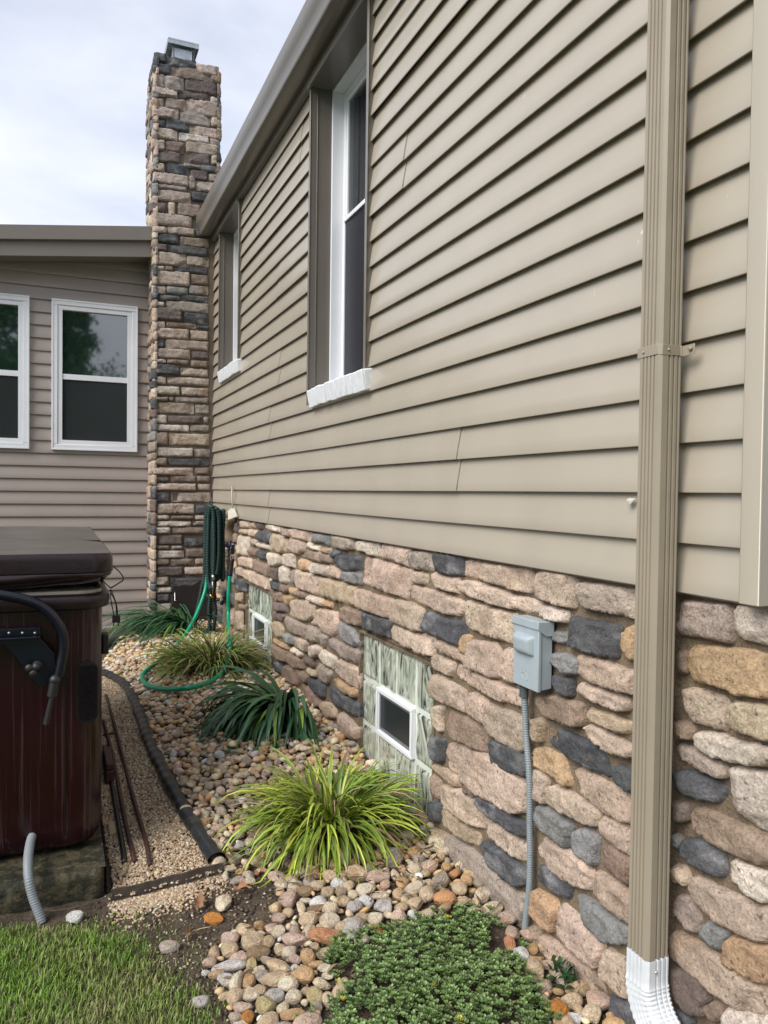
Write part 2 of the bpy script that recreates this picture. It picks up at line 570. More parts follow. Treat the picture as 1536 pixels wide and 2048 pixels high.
# ------------------------------------------------------------------ siding
def siding(mb, to3, u0, u1, z0, ncourse, ztop, holes, seams, lip=0.0, depth=0.0165, seed=1, breaks=()):
    """to3(u, outward offset, z); offset 0 = lip plane, negative = inwards"""
    us_all = np.unique(np.round(np.r_[np.arange(u0, u1, 0.22), u0, u1, [h[0] for h in holes], [h[1] for h in holes]], 4))
    us_all = us_all[(us_all >= u0 - 1e-6) & (us_all <= u1 + 1e-6)]
    prof = [(0.0, -0.0035), (0.0012, -0.0008), (0.0035, -0.0002), (0.5, -depth * .47), (0.999, -depth + 0.001)]
    prof = [(p * EX if p > 0.01 else p, o) for p, o in prof]
    prof = [(0.0, -0.0036), (0.0, -0.0022), (0.0009, -0.0006), (0.0035, 0.0)] + [(EX * .35, -depth * .30), (EX * .7, -depth * .68), (EX * .999, -depth)]
    for k in range(ncourse):
        zb = z0 + k * EX
        ss = sorted([s for s, kk in seams if kk == k])
        bounds = sorted(set([u0, u1] + ss + [h[0] for h in holes if h[2] < zb + EX and h[3] > zb] + [h[1] for h in holes if h[2] < zb + EX and h[3] > zb]))
        bounds = [b for b in bounds if u0 <= b <= u1]
        for a, b in zip(bounds[:-1], bounds[1:]):
            mid = (a + b) / 2
            zlo, zhi = zb, min(zb + EX, ztop)
            for h in holes:
                if h[0] < mid < h[1]:
                    if h[2] <= zb + 1e-6 and h[3] >= zb + EX - 1e-6:
                        zlo = 9e9
                    elif h[2] <= zb < h[3]:
                        zlo = max(zlo, h[3])
                    elif zb < h[2] < zb + EX:
                        zhi = min(zhi, h[2])
            if zhi - zlo < 0.002:
                continue
            lay = 0.0030 if sum(1 for s in ss if s <= a + 1e-6) % 2 else 0.0
            b = b - .0020 if b in ss else b
            us = np.unique(np.r_[a, b, us_all[(us_all > a) & (us_all < b)]])
            rows = []
            pts = [(zb + p, o) for p, o in prof]
            zs = [p for p, _ in pts]
            sel = [(z, o) for z, o in pts if zlo <= z <= zhi]
            if zlo > zb:
                sel = [(zlo, float(np.interp(zlo - zb, [p for p, _ in prof[3:]], [o for _, o in prof[3:]])))] + sel
            if zhi < zb + EX * .999:
                sel = sel + [(zhi, float(np.interp(zhi - zb, [p for p, _ in prof[3:]], [o for _, o in prof[3:]])))]
            if zlo == zb:
                sel = [(zb + .016, -depth + .0012), (zb + .016, -.0036)] + sel
            if zhi >= zb + EX * .999 and k < ncourse - 1:
                sel = sel + [(zb + EX + .012, -depth - .0004)]
            vs = []
            for i, (z, o) in enumerate(sel):
                for u in us:
                    wv = 0.0007 * float(vnoise(np.array([u * 2.3, z * 9.0, seed]), 3)) if i > 0 else 0
                    wz = 0.0009 * float(vnoise(np.array([u * 1.1, k * 3.1, seed]), 4)) if i < 6 else 0
                    vs.append(to3(u, o + lay + wv, z + wz))
            n = len(us)
            fs = [(i * n + j, i * n + j + 1, (i + 1) * n + j + 1, (i + 1) * n + j) for i in range(len(sel) - 1) for j in range(n - 1)]
            mb.add(vs, fs)
            # visible cut edge of the overlapping panel
            if lay and len(sel) > 3 and a in ss:
                e = []
                for (z, o) in sel[1:]:
                    e += [to3(a, o + lay, z), to3(a, o - 0.001, z)]
                mb.add(e, [(2 * i, 2 * i + 1, 2 * i + 3, 2 * i + 2) for i in range(len(sel) - 2)])
    return mb


# windows on the long wall (y0,y1,z0,z1)
W1 = (2.965, 3.735, CAMZ + 0.47, CAMZ + 2.03)
W2 = (5.405, 6.10, CAMZ + 0.885, CAMZ + 2.03)
seam_px = [((914, 925), 2), ((914, 880), 3), ((536, 1040), 0), ((536, 1000), 1), ((537, 865), 6), ((539, 900), 5), ((462, 940), 3),
           ((460, 985), 2), ((810, 120), 14), ((808, 170), 13), ((602, 240), 20), ((600, 270), 19), ((555, 540), 14), ((552, 590), 13)]
seams = [(float(onX(p[0], p[1], D)[1]), k) for p, k in seam_px]
seams += [(4.35, 9), (4.35, 8), (1.75, 17), (1.75, 18)]

house = thing('house', 'house wall of beige lap siding above multicoloured ledge stone, running back to the stone chimney', 'house', (1.3, 3.7, 0))
mb = MB()
siding(mb, lambda u, o, z: (D - o, u, z), 1.0, YC, ZB, 23, ZTOP, [W1, W2], seams)
mb.box(D + .018, D + .03, 1.0, 6.6, ZB - .005, ZB + .0)
mb.build('siding', M_SIDE, house, smooth=True, autosmooth=25)
# sheathing / wall core behind
mb = MB()
core = [(1.0, W1[0], 0, ZTOP + .1), (W1[0], W1[1], 0, W1[2] - .02), (W1[0], W1[1], W1[3], ZTOP + .1), (W1[1], W2[0], 0, ZTOP + .1), (W2[0], W2[1], 0, W2[2] - .02),
        (W2[0], W2[1], W2[3], ZTOP + .1), (W2[1], 7.2, 0, ZTOP + .1)]
for a, b, c, d in core:
    mb.box(D + .095, D + .30, a, b, max(c, -0.3) if c else -0.3, d)
mb.box(D + .02, D + .094, 1.0, W1[0] - .03, ZB + .02, ZTOP)
mb.box(D + .02, D + .094, W1[1] + .03, W2[0] - .03, ZB + .02, ZTOP)
mb.box(D + .02, D + .094, W2[1] + .03, 7.2, ZB + .02, ZTOP)
mb.box(D + .02, D + .094, W1[0] - .03, W1[1] + .03, ZB + .02, W1[2] - .06)
mb.box(D + .02, D + .094, W2[0] - .03, W2[1] + .03, ZB + .02, W2[2] - .06)
# end wall and far bulk
mb.box(D + .02, D + 7, YE + .03, YE + .2, ZB + .02, ZTOP + 1.5)
mb.box(D + .3, D + 7, 7.0, 7.2, -.3, ZTOP)
mb.build('wall_core', M_ROOM, house)
# end wall siding (beyond the corner post)
mb = MB()
siding(mb, lambda u, o, z: (u, YE + .012 - o * 1.0, z), D + .05, D + 4, ZB, 26, ZB + 26 * EX, [], [], seed=9)
for i in range(len(mb.v)):
    pass
mb.build('end_wall_siding', M_SIDE, house, smooth=True, autosmooth=25)

# corner post
mb = MB()
pz = CAMZ - .19 - .004
a = 1.034
mb.prism([(D + .03, a), (1.139, a), (1.139, .993), (1.1405, .991), (1.142, .9895), (1.30, .9895), (1.30, 1.0), (1.17, 1.02)], 'z', pz, ZTOP + .02)
mb.build('corner_post', M_SIDE, house, bevel=0.0025)

# eave: fascia, soffit and gutter
mb = MB()
mb.box(D - .022, D + .01, .9, YC - .03, ZTOP - .055, ZTOP + .0)
mb.box(D - .032, D + .02, .9, YC - .03, ZTOP - .004, ZTOP + .02)
mb.build('frieze_trim', M_TRIM2, house, bevel=.002)
GZ = CAMZ + 2.066
mb = MB()
mb.box(1.128, D + .2, .75, YC - .035, GZ + .012, GZ + .17)
mb.build('fascia', M_TRIM2, house, bevel=.002)
prof = [(1.126, GZ + .155), (1.126, GZ + .003), (1.058, GZ), (1.052, GZ + .004), (1.050, GZ + .022), (1.046, GZ + .045), (1.036, GZ + .065), (1.026, GZ + .08), (1.020, GZ + .10),
        (1.018, GZ + .128), (1.017, GZ + .136), (1.021, GZ + .139), (1.030, GZ + .138), (1.030, GZ + .134), (1.0215, GZ + .133), (1.023, GZ + .102), (1.03, GZ + .082), (1.04, GZ + .067), (1.05, GZ + .046),
        (1.054, GZ + .022), (1.056, GZ + .006), (1.122, GZ + .008), (1.122, GZ + .155)]
mb = MB()
ys = np.linspace(.75, YC - .045, 30)
n = len(prof)
vs = [(p + 0.0012 * math.sin(y * 2.1) + 0.0006 * math.sin(y * 7.7), y, q + 0.001 * math.sin(y * 1.3 + q)) for y in ys for p, q in prof]
fs = [(i * n + j, i * n + (j + 1) % n, (i + 1) * n + (j + 1) % n, (i + 1) * n + j) for i in range(len(ys) - 1) for j in range(n)]
mb.add(vs, fs)
mb.add([(p, ys[-1] + .001, q) for p, q in prof[:12]] + [(1.126, ys[-1] + .001, GZ + .139)], [tuple(range(13))])
g = mb.build('gutter', M_TRIM, house, smooth=True, autosmooth=50)
mb = MB()
mb.prism([(1.10, GZ + .14), (D + .3, GZ + .16), (D + 3.2, GZ + 1.35), (D + 3.2, GZ + 1.40), (1.08, GZ + .165)], 'y', .6, 6.39)
mb.build('roof', M_SHINGLE, house)


# windows in the long wall
def window(W, meet, name='window', headz=None):
    y0, y1, z0, z1 = W
    zs = z0 + .055
    zt = headz or z1
    mb = MB()
    # bent aluminium jamb and head trim, reveal running from the siding face into the wall
    for yy, s in ((y1, 1), (y0, -1)):
        a, b = (yy - .0, yy + .012) if s > 0 else (yy - .012, yy)
        mb.box(D - .012, D + .096, a, b, z0 - .035, zt)
        mb.box(D - .0165, D - .0125, yy - .004 if s > 0 else yy - .018, yy + .018 if s > 0 else yy + .004, z0 - .035, zt)
        mb.box(D + .02, D + .0225, a - .006, b + .006, z0 - .03, zt - .002)
    mb.box(D - .012, D + .096, y0 + .001, y1 - .001, zt - .012, zt)
    mb.box(D - .03, D - .013, y0 - .02, y1 + .02, zt - .022, zt + .015)
    wn = mb.build(name, M_TRIM, house, bevel=.0015)
    mb = MB()
    mb.frame('x', D + .0965, D + .176, y0, y1, z0 + .02, zt - .004, .016)
    mb.frame('x', D + .155, D + .20, y0 + .0165, y1 - .0165, z0 + .04, zt - .02, .030)
    mb.box(D + .055, D + .20, y0 + .001, y1 - .001, z0 + .006, z0 + .05)
    mb.build('frame', M_WHITE, wn, bevel=.002)
    mb = MB()
    ya, yb = y0 + .047, y1 - .047
    mb.frame('x', D + .158, D + .18, ya, yb, meet - .0, zt - .052, .026)
    mb.frame('x', D + .182, D + .205, ya, yb, z0 + .072, meet + .028, .030)
    mb.box(D + .150, D + .158, ya, yb, meet - .004, meet + .016)
    mb.build('sash', M_WHITE, wn, bevel=.002)
    mb = MB()
    mb.box(D + .166, D + .169, ya + .024, yb - .024, meet + .02, zt - .076)
    mb.build('pane', mat('side_glass', (0.016, 0.02, 0.024), rough=.03, var=0, spec=.6, ior=1.5, alpha=.42), wn)
    cu = MB()
    yy_ = np.linspace(ya - .02, yb + .02, 90)
    V = [(D + .235 + .016 * math.sin(y * 95) + .010 * math.sin(y * 41 + 1), y, z) for y in yy_ for z in (z0 + .06, zt - .03)]
    cu.add(V, [(2 * i, 2 * i + 1, 2 * i + 3, 2 * i + 2) for i in range(89)])
    cu.build('curtain', M_CURT, wn, smooth=True)
    mb = MB()
    mb.box(D + .160, D + .1615, ya + .004, yb - .004, z0 + .075, meet - .004)
    mb.build('insect_screen', mat('fine_black_screen', (0.016, 0.016, 0.024), rough=0.35, var=0, spec=.3, alpha=.86), wn)
    mb = MB()
    mb.box(D + .0965, D + .6, y0 - .05, y1 + .05, z0 - .3, z0 - .28)
    # painted brick sill: a row of tilted bricks
    nb = 11
    L = (y1 - .035) - (y0 - .035)
    ms = MB()
    for k in range(nb):
        a = y0 - .035 + L * k / nb + .0026
        b = y0 - .035 + L * (k + 1) / nb - .0026
        j = random.uniform(-.0025, .0025)
        j2 = random.uniform(-.003, .003)
        ms.prism([(D + .10, z0 + .055), (D + .10, z0 - .04), (D - .020 + j, z0 - .052 + j2), (D - .036 + j, z0 + .030 + j2), (D - .032 + j, z0 + .034 + j2)], 'y', a, b)
    ms.prism([(D + .09, z0 + .052), (D + .09, z0 - .038), (D - .014, z0 - .049), (D - .028, z0 + .029)], 'y', y0 - .034, y1 - .036)
    ms.build('sill', M_WHITEP, wn, bevel=.003)
    return wn


window(W1, CAMZ + 1.36)
window(W2, CAMZ + 1.62)
# sealant and torn trim edge next to the near window


# ------------------------------------------------------------------ ledge stone
PAL = {'P': (0.515, 0.400, 0.315), 'W': (0.62, 0.53, 0.44), 'T': (0.47, 0.37, 0.26), 'B': (0.30, 0.22, 0.165), 'D': (0.18, 0.14, 0.12),
       'N': (0.37, 0.305, 0.255), 'K': (0.095, 0.098, 0.105), 'G': (0.26, 0.26, 0.25), 'O': (0.49, 0.33, 0.20)}


def inside(pts, poly):
    x, y = pts[:, 0], pts[:, 1]
    c = np.zeros(len(pts), bool)
    n = len(poly)
    j = n - 1
    for i in range(n):
        xi, yi = poly[i]
        xj, yj = poly[j]
        m = ((yi > y) != (yj > y))
        with np.errstate(divide='ignore', invalid='ignore'):
            t = (xj - xi) * (y - yi) / (yj - yi + 1e-15) + xi
        c ^= m & (x < t)
        j = i
    return c


def bdist(pts, poly):
    a = poly
    b = np.roll(poly, -1, axis=0)
    d = b - a
    l2 = (d ** 2).sum(1) + 1e-12
    t = ((pts[:, None, :] - a[None]) * d[None]).sum(-1) / l2[None]
    t = np.clip(t, 0, 1)
    q = a[None] + t[..., None] * d[None]
    return np.sqrt(((pts[:, None, :] - q) ** 2).sum(-1)).min(1)


SSEED = [0]


def stone(mb, poly, col, to3, H=0.024, step=0.009, rough=1.0, grow=0.0042, kind=''):
    """rough-faced stone: outline poly (u,v) in metres; to3(u, v, h)"""
    SSEED[0] += 1
    sd_ = SSEED[0]
    P = np.array(poly, float)
    A = 0.5 * np.sum(P[:, 0] * np.roll(P[:, 1], -1) - np.roll(P[:, 0], -1) * P[:, 1])
    if A < 0:
        P = P[::-1]
    if abs(A) < 2e-4:
        return
    c0 = P.mean(0)
    # knock the corners off
    Q = []
    for i in range(len(P)):
        a, b = P[i], P[(i + 1) % len(P)]
        e = np.linalg.norm(b - a)
        k = min(0.3, 0.0045 / max(e, 1e-4))
        Q += [a + (b - a) * k, b - (b - a) * k]
    P = np.array(Q)
    closed = np.vstack([P, P[:1]])
    d = np.r_[0, np.cumsum(np.linalg.norm(np.diff(closed, axis=0), axis=1))]
    n = max(12, int(d[-1] / step))
    t = np.linspace(0, d[-1], n, endpoint=False)
    B = np.stack([np.interp(t, d, closed[:, k]) for k in (0, 1)], -1)
    nrm = np.roll(B, -1, 0) - np.roll(B, 1, 0)
    nrm = np.stack([nrm[:, 1], -nrm[:, 0]], -1)
    nrm /= np.linalg.norm(nrm, axis=1)[:, None] + 1e-9
    nz = fbm(np.c_[B * 38, np.full(n, sd_ * 3.7)], 2, 3)
    B = B + nrm * (grow + 0.0036 * rough * nz)[:, None]
    mn, mxx = B.min(0), B.max(0)
    gx = np.arange(mn[0], mxx[0], step)
    gy = np.arange(mn[1], mxx[1], step * .87)
    G = np.array([(x + (step / 2 if j % 2 else 0), y) for j, y in enumerate(gy) for x in gx]).reshape(-1, 2)
    if len(G):
        G = G + rng.uniform(-.2, .2, G.shape) * step
        G = G[inside(G, B)]
        if len(G):
            G = G[bdist(G, B) > step * .45]
    allp = np.vstack([B, G]) if len(G) else B
    res = delaunay_2d_cdt([Vector(p) for p in allp], [], [list(range(n))], 1, 1e-6)
    V = np.array([(v.x, v.y) for v in res[0]])
    Fc = res[2]
    bd = bdist(V, B)
    wdt = 0.0035
    prof = np.sqrt(np.clip(1 - (1 - np.clip(bd / wdt, 0, 1)) ** 2, 0, 1))
    p3 = np.c_[V, np.full(len(V), sd_ * 1.31)]
    r_ = np.random.default_rng(sd_ * 7 + 1)
    tilt = r_.uniform(-.05, .05, 2)
    base = H * (0.80 + 0.35 * r_.random())
    facet = np.abs(fbm(p3 * np.array([10, 16, 1.0]), 7, 3))
    cuts = np.zeros(len(V))
    ext_ = (mxx - mn) / 2 + 1e-6
    for _ in range(r_.integers(3, 7)):
        a_ = r_.uniform(0, 2 * np.pi)
        dd = np.array([np.cos(a_), np.sin(a_)])
        off = (V - (mn + mxx) / 2) @ dd - r_.uniform(.35, .95) * np.abs(ext_ @ np.abs(dd))
        cuts = np.minimum(cuts, -np.clip(off, 0, None) * r_.uniform(.25, .8))
    cuts = np.maximum(cuts, -.015) * rough
    lay_ = 1.0 if r_.random() < .45 else .25
    h = prof * (cuts + base + 0.004 * rough * fbm(p3 * np.array([14, 22, 1]), 3, 4) - 0.009 * rough * facet + lay_ * 0.0045 * fbm(p3 * np.array([9, 70, 1]), 13, 3) + 0.0034 * rough * fbm(p3 * np.array([55, 80, 1]), 9, 3) + (V - c0) @ tilt) + 0.1 * H * (1 - prof)
    jit = 1 + r_.uniform(-.13, .13)
    cc = np.array(col) * jit * (1 + r_.uniform(-.022, .022, 3))
    mott = fbm(p3 * np.array([11, 17, 1.0]), 21, 4)[:, None]
    C = cc[None] * (1 + 0.30 * mott)
    if kind in 'KG':
        vein = np.clip(fbm(p3 * np.array([14, 30, 1.0]), 33, 4) * 2.4 - .15, 0, 1)[:, None] * (0.8 if r_.random() < .7 else .3)
        C = C * (1 - vein) + np.array([.30, .30, .31])[None] * vein
    elif kind in 'PWTN':
        stn = np.clip(fbm(p3 * np.array([9, 9, 1.0]), 51, 3) * 2.0 - .35, 0, 1)[:, None] * .45
        C = C * (1 - stn) + np.array([.34, .23, .15])[None] * stn
    C = np.clip(C, .01, .8)
    vs = [to3(V[i, 0], V[i, 1], h[i]) for i in range(len(V))]
    mb.add(vs, [tuple(f) for f in Fc], [tuple(c) for c in C])
    # skirt
    be = {}
    for f in Fc:
        m_ = len(f)
        for k in range(m_):
            e = (f[k], f[(k + 1) % m_])
            be[e] = 1
    edges = [e for e in be if (e[1], e[0]) not in be]
    idx = sorted(set([i for e in edges for i in e]))
    mp_ = {v: i for i, v in enumerate(idx)}
    ns = len(idx)
    sv = [vs[i] for i in idx] + [to3(V[i, 0], V[i, 1], -.010) for i in idx]
    scol = [tuple(C[i] * .8) for i in idx] * 2
    mb.add(sv, [(mp_[b], mp_[a], mp_[a] + ns, mp_[b] + ns) for a, b in edges], scol)


TR = {}
WALL_BLOCKS = [
(460, 1030, .13021, """
P 105 95 200 85 280 95 275 190 150 190
P 310 110 355 110 365 195 310 180
D 355 110 480 130 500 225 380 190
W 480 130 750 170 760 270 640 240 500 200
N 770 190 860 220 880 330 800 330 765 240
P 890 210 1020 210 1220 280 1220 410 1010 370 890 310
G 1225 290 1320 280 1520 320 1530 480 1360 420 1230 420
T 130 220 240 225 245 300 130 270
P 250 225 390 240 395 340 245 310
K 395 245 480 260 480 400 395 380
K 485 255 590 290 585 440 490 410
T 620 280 850 370 870 570 760 590 620 530 570 380
P 870 360 990 370 1120 450 1110 540 1010 600 870 540 850 430
W 1130 425 1340 480 1340 555 1150 490
T 1350 490 1510 530 1500 600 1340 560
B 1020 540 1280 560 1530 640 1536 740 1250 700 1050 620
W 105 315 270 350 260 500 250 630 85 590 95 470
P 285 370 405 390 400 470 290 440
W 410 430 600 480 600 540 420 490
B 270 500 395 530 380 630 265 620
K 400 550 530 570 525 690 400 650
W 535 585 620 590 760 640 750 750 640 790 540 770
W 760 610 900 590 950 600 960 810 800 760 750 690
O 1025 680 1200 710 1210 850 1090 850 1015 820
W 1215 740 1470 790 1450 930 1220 880
P 150 640 340 690 330 830 105 760
B 340 690 590 780 580 950 330 830
D 600 810 730 830 710 1010 600 960
W 750 790 870 810 890 1020 830 1050 720 1010
N 900 860 980 850 1000 1060 930 1050 895 950
P 980 850 1110 880 1310 940 1310 1230 1010 1120 985 1000
P 70 800 170 820 185 950 65 900
P 185 840 400 900 590 980 600 1010 600 1160 440 1100 200 970
K 600 1010 725 1040 720 1160 600 1130
B 740 1060 880 1100 870 1200 740 1180
O 885 1110 985 1140 980 1235 880 1200
B 1000 1150 1140 1200 1150 1295 995 1240
K 40 980 210 1000 215 1190 100 1150 40 1060
T 80 1200 200 1190 215 1250 160 1340 85 1310
B 90 1370 210 1380 205 1460 95 1430
B 640 1200 790 1200 780 1340 640 1290
O 810 1230 915 1260 900 1390 800 1330
W 1170 1230 1400 1310 1390 1400 1170 1310
O 1410 1310 1536 1360 1536 1430 1400 1380
D 640 1330 870 1390 850 1490 700 1480 650 1390
"""),
(0, 0, 1, """
P 466 1222 485 1224 486 1262 466 1258
N 467 1264 487 1268 487 1292 467 1286
P 447 1215 463 1218 463 1250 450 1246
K 444 1180 462 1186 463 1212 446 1206
B 450 1255 464 1260 464 1280 452 1276
T 632 1155 691 1170 687 1192 688 1208 631 1188
N 818 1103 861 1106 859 1142 816 1135
P 820.5 1143 849 1149 846 1170 819 1164
P 816 1172 860 1182 924 1205 926 1218 911 1233 885 1228 836 1208 814 1196
K 719 1224 779 1243 777 1277 720 1256
P 779 1250 863 1277 860 1315 777 1279
P 785 1200 820 1208 841 1220 841 1265 820 1258 780 1242
P 1149 1312 1196 1322 1245 1341 1268 1345 1265 1392 1235 1382 1187 1366 1147 1350
P 1059 1540 1072 1540 1089 1558 1087 1609 1072 1602 1058 1586
P 1136 1545 1151 1539 1235 1581 1258 1607 1258 1651 1201 1625 1157 1584
K 855 1474 882 1481 880 1526 864 1524 858 1500
P 977 1646 985 1644 1046 1693 1048 1702 1045 1724 1030 1718 998 1695 973 1668
P 853 1655 892 1674 889 1722 875 1722 854 1690
N 890 1674 898 1671 935 1698 972 1735 1024 1786 1043 1792 1043 1818 1034 1874 1024 1874 940 1786 892 1747
P 1175 1785 1186 1744 1225 1767 1257 1791 1254 1850 1229 1836 1174 1790
P 1379 1760 1386 1754 1420 1776 1462 1795 1500 1817 1545 1816 1545 1885 1518 1887 1490 1882 1465 1862 1440 1855 1420 1838 1385 1808 1375 1790
"""),
(530, 1200, .13021, """
P 385 10 520 0 720 80 720 260 610 330 450 290 335 240 350 130
P 800 140 1075 190 1085 490 990 560 890 520 830 400 685 370
B 1160 110 1460 180 1440 400 1250 360 1105 230
G 1100 340 1300 410 1420 660 1415 720 1340 720 1200 640 1090 500
D 80 150 270 240 230 340 90 280
T 85 340 180 330 250 450 240 580 150 560 95 440
N 250 240 590 400 560 550 430 540 235 390
N 600 390 810 450 800 620 760 650 600 610 580 470
N 820 530 930 550 880 730 820 650
G 260 510 400 570 400 680 330 680
P 410 570 630 650 600 810 400 690
W 650 720 740 690 830 760 790 870 710 890 620 800
W 850 770 1050 890 1050 1100 900 1000 800 880
N 980 590 1420 800 1390 980 1150 880 950 740
P 1100 920 1380 1060 1420 1220 1410 1370 1300 1330 1080 1110
O 80 590 330 720 350 770 150 680
W 380 730 540 830 510 890 365 770
B 60 680 350 790 310 960 180 920 70 790
B 330 810 550 940 580 1060 440 1050 300 920
D 550 860 740 980 710 1050 560 960
N 760 970 1000 1110 930 1300 800 1210 750 1080
T 590 1040 760 1110 750 1190 580 1120
K 40 930 250 960 210 1140 60 1060
P 30 1090 200 1160 180 1230 60 1170
B 280 1010 480 1050 510 1260 480 1330 260 1220 240 1110
B 510 1090 640 1180 620 1290 510 1210
K 650 1180 890 1320 880 1510 800 1490 640 1300
O 990 1180 1380 1410 1360 1510 1200 1430 990 1240
B 220 1230 330 1260 320 1340 220 1290
P 350 1310 500 1400 480 1450 340 1370
"""),
(540, 1350, .13021, """
B 430 150 500 150 740 400 740 510 600 440 440 280
T 760 410 900 450 980 560 970 670 860 660 740 510
K 900 170 980 200 1320 450 1310 650 1230 620 900 390 865 280
P 690 590 760 600 980 790 960 1000 860 980 720 840
P 1010 600 1080 570 1310 820 1300 990 1190 1000 1000 800
P 970 970 1060 1020 1130 1080 1150 1200 960 1190
D 440 350 690 580 680 760 590 690 430 400
"""),
(640, 1040, .13021, """
N 155 230 450 290 490 370 480 460 340 460 160 410
W 510 340 600 330 680 350 850 370 870 550 800 550 640 490 490 440
P 915 375 1340 450 1320 720 1170 650 900 570
K 135 520 200 455 290 490 260 560 170 600
K 260 530 600 560 620 760 450 780 330 780 180 650
G 310 800 600 830 600 1000 410 960 320 900
P 650 580 1000 670 1370 790 1340 960 1290 1210 1000 1110 610 970 630 800
P 90 690 250 770 290 910 80 850
T 390 1010 520 1040 530 1320 370 1270 355 1150
P 530 1060 1070 1230 1050 1520 860 1460 540 1330
"""),
(820, 1080, .16276, """
K 275 145 620 210 620 440 380 410 275 380
P 645 270 700 260 1100 320 1420 370 1500 500 1490 640 1350 640 900 500 640 440
P 190 430 250 420 560 480 560 660 380 610 230 550
P 590 520 620 500 860 540 1200 680 1575 770 1570 905 1300 860 1000 790 620 640
K 150 890 270 900 370 960 660 1020 660 1120 600 1320 240 1150 150 1100
P 655 760 720 750 1000 860 1260 920 1260 1290 900 1160 700 1090
O 620 1170 710 1200 700 1400 590 1380
P 270 1250 330 1250 690 1390 690 1530 280 1340
"""),
(840, 1280, .15625, """
P 620 10 920 50 980 150 985 480 900 480 600 350
P 1060 110 1190 140 1190 550 1060 500 990 400 1000 220
P 140 190 410 310 370 470 140 370
P 440 320 1000 580 1300 700 1310 870 1000 780 440 470 410 410
P 110 460 200 450 540 660 560 950 450 900 130 730
P 570 690 640 680 830 800 810 1090 600 960 560 850
P 840 820 1340 1030 1360 1380 1260 1440 1100 1360 810 1170
P 130 860 270 850 230 1000 240 1180 110 1100
B 330 900 430 940 800 1150 790 1440 640 1380 400 1250 330 1100
"""),
(1050, 1120, .16276, """
P 110 140 550 180 600 400 570 595 450 570 100 460
W 165 560 470 640 470 770 330 740 170 670
N 645 280 900 310 1340 390 1340 730 1050 650 700 590 640 500
K 540 705 1120 830 1100 1000 1080 1220 950 1190 500 1040 530 860
G 260 880 500 900 495 1020 400 1015 265 950
O 1260 800 1340 860 1340 1250 1210 1200 1175 940
G 290 1150 500 1170 600 1240 590 1400 480 1380 300 1250
"""),
(1040, 1340, .16276, """
K 350 60 600 120 590 330 500 300 340 210
P 650 190 700 160 1040 280 1300 380 1300 500 1180 500 800 350 660 250
T 790 490 1100 580 1310 670 1270 780 1100 740 780 580
P 770 700 850 685 1150 850 1360 970 1360 1090 1100 1020 900 890
B 150 340 300 320 520 370 720 430 740 700 600 700 430 620 250 580 170 450
T 135 620 190 600 260 640 220 900 150 830
K 290 740 330 700 540 770 880 930 1000 1120 1060 1300 1000 1310 740 1180 300 920
O 160 970 280 980 480 1090 580 1420 530 1430 300 1260 150 1180
K 1150 1180 1380 1300 1380 1530 1200 1390 1115 1250
"""),
(840, 1480, .15625, """
P 310 60 400 50 800 190 1310 540 1340 640 1310 920 1200 940 700 680 600 600 450 470 350 380 290 150
K 800 70 850 10 1180 100 1350 250 1340 460 1100 400 940 330
T 95 350 150 320 480 490 480 600 400 590 250 490
B 110 440 220 530 250 770 140 740
D 490 510 660 640 660 740 520 650
P 220 600 280 590 500 650 850 970 840 1150 700 1120 290 880
K 720 740 760 720 1300 1060 1370 1180 1360 1240 1250 1220 900 1010 720 830
K 110 780 240 820 200 1080 110 1000
T 250 890 290 880 720 1230 710 1390 480 1240 260 990
"""),
(840, 1680, .15625, """
K 730 50 800 20 860 60 1310 380 1330 600 1200 600 1020 480 800 210
"""),
(1020, 1780, .17448, """
O 185 60 260 0 480 130 500 250 450 500 280 370 180 250
T 165 440 250 430 290 500 300 690 150 670
P 530 180 580 170 990 580 1030 650 950 910 760 760 530 540
G 720 80 800 80 1200 400 1330 490 1320 640 1050 600 860 400
P 320 540 360 530 950 1000 1030 1200 1020 1340 900 1330 440 860 320 650
P 1060 670 1320 860 1330 1290 1200 1200 1000 960 1030 800
K 1070 1230 1300 1320 1390 1480 1400 1600 1160 1600
T 990 1420 1130 1536 1130 1600 980 1600
"""),
(1030, 1560, .16276, """
P 380 150 460 70 960 360 990 420 950 580 600 430 360 290
G 180 460 240 330 380 360 650 560 600 840 400 680 200 560
G 630 720 680 650 850 600 960 720 950 1060 880 1040 620 840
P 1000 500 1050 440 1400 640 1390 940 1200 850 980 650
P 240 850 300 720 640 900 920 1160 890 1370 700 1310 500 1180 260 930
B 1010 920 1100 800 1380 980 1370 1300 1200 1230 1050 1120
K 260 1060 400 1100 660 1290 620 1470 540 1450 270 1220
"""),
(1320, 1190, .140625, """
N 235 90 400 110 930 150 990 400 960 690 700 630 235 560
W 1040 170 1100 150 1600 230 1600 720 1350 690 1080 610 1035 400
O 390 780 450 730 1100 790 1350 860 1600 900 1600 1500 1100 1420 700 1260 500 1260 370 1170 350 950
B 215 790 320 830 330 1120 215 1130
"""),
(1320, 1390, .140625, """
P 300 -80 480 -60 850 60 890 180 870 510 430 370 300 180 285 40
T 950 100 1600 230 1600 670 1480 660 940 450 920 300
W 440 570 480 540 800 570 1050 690 1600 780 1600 1000 1400 1010 1100 980 680 870 490 760
B 195 370 380 430 440 520 440 640 200 600
N 190 720 260 720 620 920 880 1060 880 1200 700 1130 430 980 190 870
K 180 1090 430 1100 850 1320 850 1420 740 1530 500 1490 180 1370
W 940 1040 1100 1060 1600 1160 1600 1940 1440 1950 1200 1800 1110 1700 960 1620 930 1300
"""),
